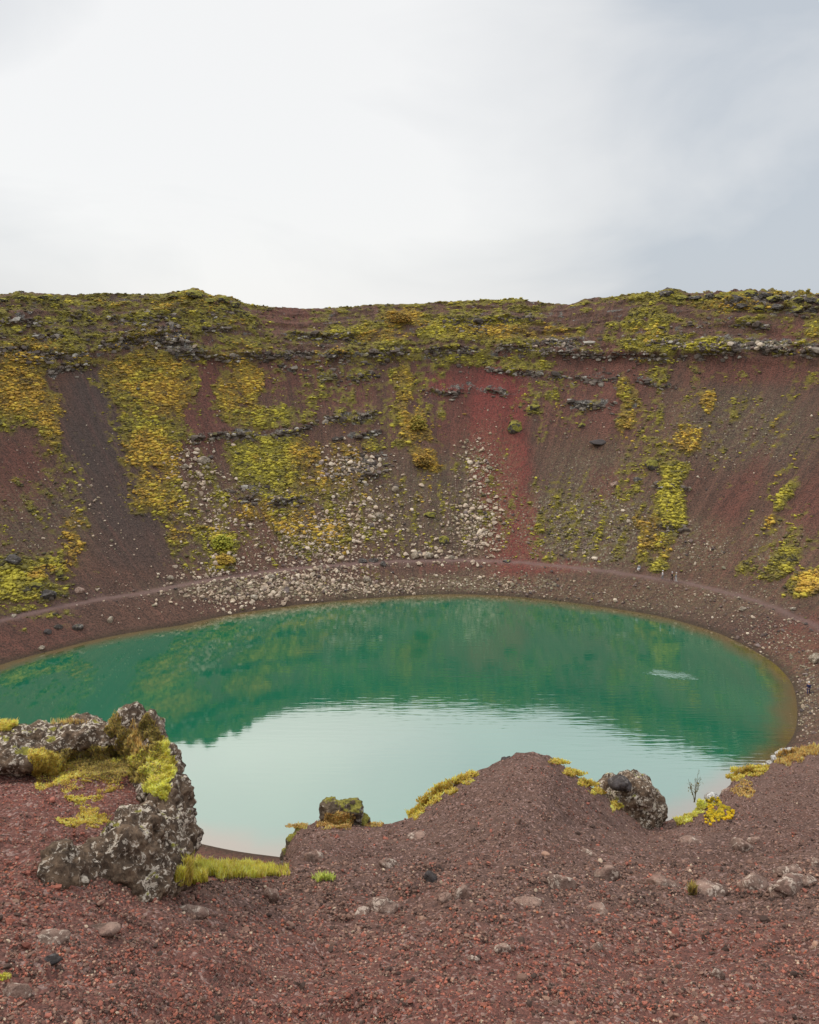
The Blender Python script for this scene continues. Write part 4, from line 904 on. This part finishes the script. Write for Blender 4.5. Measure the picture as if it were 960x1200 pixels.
inb = (xs > -20) & (xs < 985) & (ys > 380) & (ys < 900); xs, ys, sp_, zi = xs[inb], ys[inb], sp_[inb], zi[inb]
vi = GI[ys.astype(int), (xs + 40).astype(int)]; okk = (vi >= 0); xs, ys, sp_, vi, zi = xs[okk], ys[okk], sp_[okk], vi[okk], zi[okk]
RWf = RW.ravel()
okk = np.abs(RWf[vi] - 8.55) > .8 ; xs, ys, sp_, vi, zi = xs[okk], ys[okk], sp_[okk], vi[okk], zi[okk]
rightish = xs > 600
Dd_ = YF[vi]; sm_ = sp_ * Dd_ / F * .62
palS = np.array([(.56,.42,.29),(.47,.35,.25),(.66,.53,.39),(.38,.27,.20),(.35,.27,.17)])
palD = np.array([(.17,.12,.10),(.24,.17,.14),(.11,.085,.075),(.33,.28,.18),(.26,.21,.14)])
ci = r_.integers(0, 5, len(vi))
palepick = r_.random(len(vi)) < np.where(rightish, .35, .85)
col = np.where(palepick[:, None], palS[ci], palD[ci])
Pm = np.stack([XF[vi], YF[vi], ZF[vi]], -1)
rank = np.argsort(-sp_ * (1 + .2 * palepick)); NI = 250
ind, rest = rank[:NI], rank[NI:]
g2 = np.stack([chisel(I2, 300 + i, 7, .35, .75) for i in range(8)])
S = np.stack([sm_ * r_.uniform(.8, 1.4, len(vi)), sm_ * r_.uniform(.8, 1.1, len(vi)), sm_ * r_.uniform(.6, 1.0, len(vi))], -1)
Pm2 = Pm.copy(); Pm2[:, 2] += S[:, 2] * .35
v, f, c4 = merge(g1, F1, r_.integers(0, 10, len(rest)), Pm2[rest], S[rest], r_.uniform(0, 6.28, len(rest)), col[rest], r_.uniform(-.7, .7, len(rest)))
link('scattered_stones', mesh_np('scattered_stones', v, f.ravel(), np.full(len(f), 3), False, [('col', 'FLOAT_COLOR', c4)], M_stuffstone), label='countless small stones scattered over the far wall and lake shore', cat='stones', kind='stuff')
# the larger ones, each an object
def varmat(name, cols, sc=3.0):
    m, t, b, out = newmat(name); oi = N(t, 'ShaderNodeObjectInfo'); tcn = N(t, 'ShaderNodeTexCoord')
    cr = N(t, 'ShaderNodeValToRGB'); cr.color_ramp.elements[0].color = cols[0] + (1,); cr.color_ramp.elements[1].color = cols[-1] + (1,)
    for i, c_ in enumerate(cols[1:-1]): cr.color_ramp.elements.new((i + 1) / (len(cols) - 1)).color = c_ + (1,)
    L(t, oi.outputs['Random'], cr.inputs[0]); n = noise(t, tcn.outputs['Object'], sc, 5.0, .65)
    c = mixc(t, mrange(t, n, .45, .72, 0, .5), cr.outputs[0], (.14, .11, .09)); L(t, c, b.inputs['Base Color']); bump(t, b, n, .15, .8); return m
M_ps = varmat('pale_stone', [(.56,.42,.29),(.47,.35,.25),(.66,.53,.39),(.40,.29,.21)]); M_ds = varmat('brown_stone', [(.20,.15,.13),(.27,.2,.17),(.14,.11,.10)])
mps = [mesh_np('stone', g2[i], F2.ravel(), np.full(len(F2), 3), False, (), M_ps) for i in range(8)]
mds = [mesh_np('stone', g2[i], F2.ravel(), np.full(len(F2), 3), False, (), M_ds) for i in range(8)]
def zone_name(x, y):
    if y > 665 and x > 600: return 'on the dark shore bank right of the red streak'
    if y > 655 and x < 310: return 'in the white rubble by the shore path on the left'
    if y > 655: return 'in the pale rubble below the far wall'
    if x > 600: return 'on the brown slope right of the red streak'
    if x > 520: return 'in the strip of stones left of the red streak'
    if x > 350: return 'between the tan outcrop and the shore'
    if x > 200: return 'on the mossy rubble slope left of centre'
    return 'on the dark cinder slope at the left'
for j in ind:
    i = int(r_.integers(0, 8)); pale = palepick[j]
    zn = zone_name(xs[j], ys[j]); nm_ = ('pale' if pale else 'brown')
    o = link('stone', (mps if pale else mds)[i], label=f'small {nm_} stone {zn}', cat='stone', group=f'{nm_} stones {zn}', loc=tuple(Pm2[j]))
    o.scale = tuple(S[j]); o.rotation_euler = (r_.uniform(-.5, .5), r_.uniform(-.5, .5), r_.uniform(0, 6.28))

tick('# notable boulders')
# notable boulders of the far wall
M_farrock = rockmat('far_boulder', (.06, .052, .048), (.17, .145, .125), (.3, .27, .22), .58, .05, 1.2)
M_farmoss = rockmat('far_mossy_boulder', (.06, .052, .045), (.17, .145, .11), (.3, .27, .2), .58, .5, 1.2, .9)
M_fartan = rockmat('far_tan_boulder', (.25, .19, .13), (.42, .33, .24), (.55, .47, .36), .55, 0, 2.0)
FB = [(56,697,11,8,M_farrock,'large dark boulder ringed by moss on the left shore'),(42,688,8,6,M_farmoss,'mossy boulder just left of the large dark boulder'),(16,656,10,7,M_farrock,'grey boulder above the yellow green moss bank at the left edge'),(92,735,8,4,M_farrock,'flat brown slab by the path on the left shore'),(69,734,5,3.5,M_farrock,'small dark boulder left of the flat brown slab'),(55,741,5,3.5,M_darkR,'dark stone nearest the water on the left shore'),
      (93,692,6,4.5,M_buried,'reddish boulder right of the moss bank on the left'),(70,672,5,4,M_farmoss,'mossy stone above the large dark boulder'),(129,726,5,4,M_fartan,'pale yellowish stone on the bank above the left shore'),(199,677,5,3.5,M_fartan,'yellow-tinted stone beside the path left of the rubble'),(216,547,5,4,M_fartan,'tan block in the mossy gully at left'),(238,540,8,5,M_fartan,'largest tan block high in the mossy gully at left'),
      (430,680,6,6,M_fartan,'tall tan block on the path below the outcrop'),(485,652,6,6,M_fartan,'square cream block, leftmost of three above the path'),(502,651,6,5,M_fartan,'cream block, middle one of three above the path'),(529,654,5,4,M_fartan,'flat cream block, rightmost of three above the path'),(520,633,7,6,M_farmoss,'cream block capped with yellow moss above the three blocks'),(445,604,6,5,M_fartan,'pale block alone in the middle of the stony slope'),(463,574,5,5,M_fartan,'pinkish block below the orange bush'),
      (504,604,9,4,M_farmoss,'low dark mossy slab in the grey scree at centre'),(425,658,6,5,M_farrock,'grey boulder in the dark group above the path'),(437,657,6,5,M_farrock,'dark boulder between two others above the path'),(449,661,4.5,4,M_farrock,'small dark boulder, right end of the dark group above the path'),(604,502,9,8,M_farmoss,'mossy boulder standing in the red cinder streak'),(625,478,7,4.5,M_farmoss,'yellow moss-topped boulder right above the red streak'),
      (594,658,5,3,M_farrock,'dark boulder at the foot of the red streak'),(700,519,12,4,M_darkR,'low purple brown hump on the right wall'),(720,568,5,4,M_buried,'pinkish boulder on the right wall'),(763,545,10,7,M_farmoss,'round mossy boulder left of the green moss ribbon'),(748,562,5,4,M_farrock,'small grey boulder below the round mossy boulder'),(681,498,6,3,M_farmoss,'small yellow-capped boulder on the right wall'),(870,713,7,3,M_fartan,'pale slab on the right hand path'),(866,701,3,2.5,M_fartan,'small white stone left of the pale slab'),
      (956,773,9,8,M_fartan,'big tan boulder at the right edge on the lake bank'),(929,713,5,2.5,M_fartan,'flat tan stone on the right path near the edge'),(48,759,5,2.5,M_fartan,'pale jagged stone at the waterline on the left'),(15,722,4,3,M_fartan,'pinkish white stone below the moss bank at left edge'),(375,664,4,3,M_fartan,'cream block at the top of the pale rubble fan'),(317,676,7,4,M_fartan,'longest tan slab in the rubble above the path'),(297,700,6,4,M_fartan,'largest white block in the rubble between path and water'),(160,455,3,2,M_farrock,'small stone in the gold moss at left')]
for i, (x, y, rx, ry, m_, lab) in enumerate(FB):
    j = look(x, y)
    if j < 0: continue
    s = YF[j] * 1.03 / F
    v = chisel(I3, 700 + i, 14, .6, .92); nn = fbm(v[:,0] * 1.7 + i * 3, v[:,1] * 1.7, v[:,2] * 1.7, 4); v = v * (1 + .22 * nn[:, None]) * np.array([rx * s, (rx + ry) * .5 * s, ry * s])
    o = link('boulder', mesh_np('boulder', v, F3.ravel(), np.full(len(F3), 3), False, (), m_), label=lab, cat='boulder', loc=(XF[j], YF[j], ZF[j] + ry * s * .1))
    o.rotation_euler = (0, 0, r_.uniform(-.5, .5))
# knobbly lava along the skyline
SKR = [(782,341,9,5),(797,345,7,4),(831,344,6,4),(845,346,8,4),(862,347,8,4),(878,343,9,6),(893,345,7,5),(905,349,8,5),(921,347,6,4),(935,349,7,4),(948,349,7,4),(958,349,5,4),(815,346,8,3),(228,341,10,6),(244,350,7,4),(262,349,7,5),(203,344,6,3),(25,346,6,3),(50,345,7,3),(5,347,6,3),(65,347,5,3),(275,354,6,4),(870,356,8,4),(890,358,9,4),(912,357,8,4),(935,359,9,4),(953,360,7,4)]
for i, (x, y, rx, ry) in enumerate(SKR):
    j = look(x, y + 3)
    if j < 0: continue
    s = YF[j] / F; v = chisel(I3, 1700 + i, 10, .6, .92); nn = fbm(v[:,0] * 2.2 + i * 3, v[:,1] * 2.2, v[:,2] * 2.2, 4); v = v * (1 + .35 * nn[:, None]) * np.array([rx * s, rx * s, ry * s])
    side = 'right' if x > 500 else 'left'
    row_ = [q_ for q_ in SKR if (q_[0] > 500) == (x > 500) and (q_[1] > 351.5) == (y > 351.5)]
    if x > 500: nth = sum(1 for q_ in row_ if q_[0] >= x) - 1; lab_ = f"{ORD[nth]} knobbly lava rock from the right end of the skyline" + (', in the row below' if y > 351.5 else '')
    else: nth = sum(1 for q_ in row_ if q_[0] <= x) - 1; lab_ = f"{ORD[nth]} mossy lava rock from the left end of the skyline" + (', slightly below' if y > 351.5 else '')
    link('lava_rock', mesh_np('lava_rock', v, F3.ravel(), np.full(len(F3), 3), False, (), M_farmoss if (i % 2 or x < 500) else M_farrock), label=lab_, cat='rock', group=f'lava rocks along the {side} skyline', loc=(XF[j], YF[j], ZF[j] + ry * s * .1))
# bushes on the wall
def bush(x, y, rx, ry, cols, label, seed):
    j = look(x, y + ry * .5); s = YF[j] / F; r2 = np.random.default_rng(seed); n = 500
    d = r2.normal(size=(n, 3)); d /= np.linalg.norm(d, axis=1)[:, None]; d[:, 2] = np.abs(d[:, 2]); lobe = 1 + .25 * fbm(d[:,0] * 2 + seed, d[:,1] * 2, d[:,2] * 2, 2)
    p = d * (r2.random((n, 1)) ** .3) * lobe[:, None] * np.array([rx * s, rx * s * .7, ry * s * 1.5]); S = r2.uniform(.12, .3, n)
    col = np.array(cols)[r2.integers(0, len(cols), n)] * r2.uniform(.7, 1.25, (n, 1))
    v, f, c4 = merge(g1, F1, r2.integers(0, 10, n), p, np.stack([S, S, S * .7], -1), r2.uniform(0, 6.28, n), col)
    link('bush', mesh_np('bush', v, f.ravel(), np.full(len(f), 3), False, [('col', 'FLOAT_COLOR', c4)], M_tuft), label=label, cat='bush', loc=(XF[j], YF[j], ZF[j]))
OR = [(.36,.19,.04),(.28,.17,.04),(.44,.27,.05),(.2,.14,.04)]; GR = [(.36,.34,.04),(.28,.27,.04),(.42,.38,.05)]
bush(470,374,13,7,OR,'rounded orange bush just below the skyline at centre',1)
bush(497,541,12,9,OR,'orange gold bush in the scree at centre of the far wall',2)
bush(489,497,12,11,[(.36,.26,.05),(.26,.23,.04),(.44,.3,.06)],'green and orange bush under the centre outcrop',3)
bush(260,636,13,10,GR,'bright green bush above the white rubble on the left',4)
bush(262,655,13,6,[(.48,.32,.05),(.4,.25,.05)],'gold bush directly below the bright green bush',5)

tick('------------------ people')
# ------------------------------------------------------------------ people on the shore path
def flatmat(name, col, rough=.8):
    m, t, b, out = newmat(name); g = N(t, 'ShaderNodeNewGeometry')
    L(t, mixc(t, noise(t, g.outputs['Position'], 25.0), col, tuple(c_ * .75 for c_ in col)), b.inputs['Base Color']); b.inputs['Roughness'].default_value = rough; return m
M_skin = flatmat('skin', (.50, .31, .23)); M_white = flatmat('white_cloth', (.75, .73, .70)); M_navy = flatmat('navy_cloth', (.03, .035, .10)); M_black = flatmat('black_cloth', (.02, .02, .024)); M_hair = flatmat('hair', (.05, .03, .02)); M_grey = flatmat('grey_cloth', (.25,.25,.26)); M_shoe = flatmat('shoe', (.03,.03,.03))
def skinmesh(name, verts, edges, rad, mat, sub=1, root=0):
    me = bpy.data.meshes.new(name); me.from_pydata(verts, edges, []); ob = bpy.data.objects.new(name, me); C.objects.link(ob)
    md = ob.modifiers.new('s', 'SKIN'); sv = me.skin_vertices[0].data
    for i, r2 in enumerate(rad): sv[i].radius = (r2, r2) if not isinstance(r2, tuple) else r2
    sv[root].use_root = True
    ob.modifiers.new('u', 'SUBSURF').levels = sub
    dg = bpy.context.evaluated_depsgraph_get(); m2 = bpy.data.meshes.new_from_object(ob.evaluated_get(dg))
    bpy.data.objects.remove(ob); bpy.data.meshes.remove(me)
    m2.name = name; m2.materials.clear(); m2.materials.append(mat); m2.polygons.foreach_set('use_smooth', np.ones(len(m2.polygons), bool)); return m2
def person(loc, rz, top, legs, hat, label, stride=.14, sit=False):
    hz = .93 if not sit else .35
    V_ = [(0,0,hz),(0,.0,hz+.25),(0,-.01,hz+.47),(0,0,hz+.56),(0,.01,hz+.66),(0,.02,hz+.75)]; rd_ = [(.13,.10),(.11,.085),(.13,.09),.05,(.08,.10),(.075,.09)]; E = [(0,1),(1,2),(2,3),(3,4),(4,5)]
    cloth_t = list(range(3)); tv, te, tr_ = [(0,0,hz-.06), V_[1], V_[2]], [(0,1),(1,2)], [(.20,.16),(.18,.15),(.185,.14)]
    lv_, le, lr = [(0,0,hz)], [], [(.16,.125)]
    for s in (-1, 1):
        sw = s * stride; i0 = len(V_)
        # arm
        V_ += [(s*.19,0,hz+.45),(s*.24,sw*-.4,hz+.18),(s*.25,sw*-.8+.06,hz-.05),(s*.25,sw*-.8+.09,hz-.13)]; rd_ += [.055,.042,.03,(.035,.018)]; E += [(2,i0),(i0,i0+1),(i0+1,i0+2),(i0+2,i0+3)]
        for q_ in range(4):
            j = len(V_); V_ += [(s*.25,sw*-.8+.075+q_*.02,hz-.19-.01*(q_ in (1,2))),(s*.245,sw*-.8+.08+q_*.02,hz-.23)]; rd_ += [.009,.008]; E += [(i0+3,j),(j,j+1)]
        j = len(V_); V_ += [(s*.24,sw*-.8+.13,hz-.13),(s*.235,sw*-.8+.15,hz-.17)]; rd_ += [.011,.009]; E += [(i0+2,j),(j,j+1)]
        k0 = len(tv); tv += [V_[i0],V_[i0+1],V_[i0+2]]; tr_ += [.07,.055,.042]; te += [(2,k0),(k0,k0+1),(k0+1,k0+2)]
        # leg
        i1 = len(V_)
        if sit: Lg = [(s*.1,.05,hz-.02),(s*.13,.42,hz+.12),(s*.12,.62,.10),(s*.12,.74,.04)]
        else: Lg = [(s*.1,0,hz-.1),(s*.1,sw*.5+.03,.5),(s*.1,sw*1.1-.02,.09),(s*.1,sw*1.1+.14,.04)]
        V_ += Lg; rd_ += [.09,.06,.04,.035]; E += [(0,i1),(i1,i1+1),(i1+1,i1+2),(i1+2,i1+3)]
        k1 = len(lv_); lv_ += Lg[:3]; lr += [.10,.072,.055]; le += [(0,k1),(k1,k1+1),(k1+1,k1+2)]
    # nose
    j = len(V_); V_ += [(0,.11,hz+.68)]; rd_ += [.015]; E += [(4,j)]
    root = bpy.data.objects.new('person', None); C.objects.link(root); root.location = loc; root.rotation_euler = (0,0,rz)
    root['label'] = label; root['category'] = 'person'
    link('body', skinmesh('body', V_, E, rd_, M_skin), parent=root)
    link('jacket', skinmesh('jacket', tv, te, tr_, top), parent=root)
    link('trousers', skinmesh('trousers', lv_, le, lr, legs), parent=root)
    v = I3 * np.array([.10,.12,.095]) + np.array([0,-.015,hz+.755]); v = v[:]
    link('hat' if hat is M_white else 'hair', mesh_np('cap', v, F3.ravel(), np.full(len(F3), 3), True, (), hat), parent=root)
def pathpt(x, y):
    # nearest path point (shore distance about 8.6) under photo column x
    cand = np.nonzero(ok.ravel() & (np.abs(pxv.ravel() - x) < 1.5) & (np.abs(pyv.ravel() - y) < 14) & (np.abs(RWf - 8.6) < .5))[0]
    if len(cand) == 0: j = look(x, y)
    else: j = cand[0]
    return (float(XF[j]), float(YF[j]), float(ZF[j]) - .02)
def ppt(x, y):
    j = look(x, y); return (float(XF[j]), float(YF[j]), float(ZF[j]) - .02)
person(ppt(748,668), 2.6, M_grey, M_white, M_hair, 'person resting on the bank just above the path, light trousers', sit=True)
person(pathpt(776,676), 1.4, M_white, M_grey, M_white, 'person in pale clothing and white hat walking on the far shore path')
person(pathpt(786,679), 1.7, M_black, M_black, M_white, 'person in all black clothes with white hat on the far shore path')
person(pathpt(791.5,680), 1.5, M_grey, M_white, M_white, 'person in grey top and white trousers, rightmost of the three on the far path')
person(ppt(946,813), -.6, M_navy, M_navy, M_white, 'person in dark blue with white hat on the right lake bank')

tick('end')
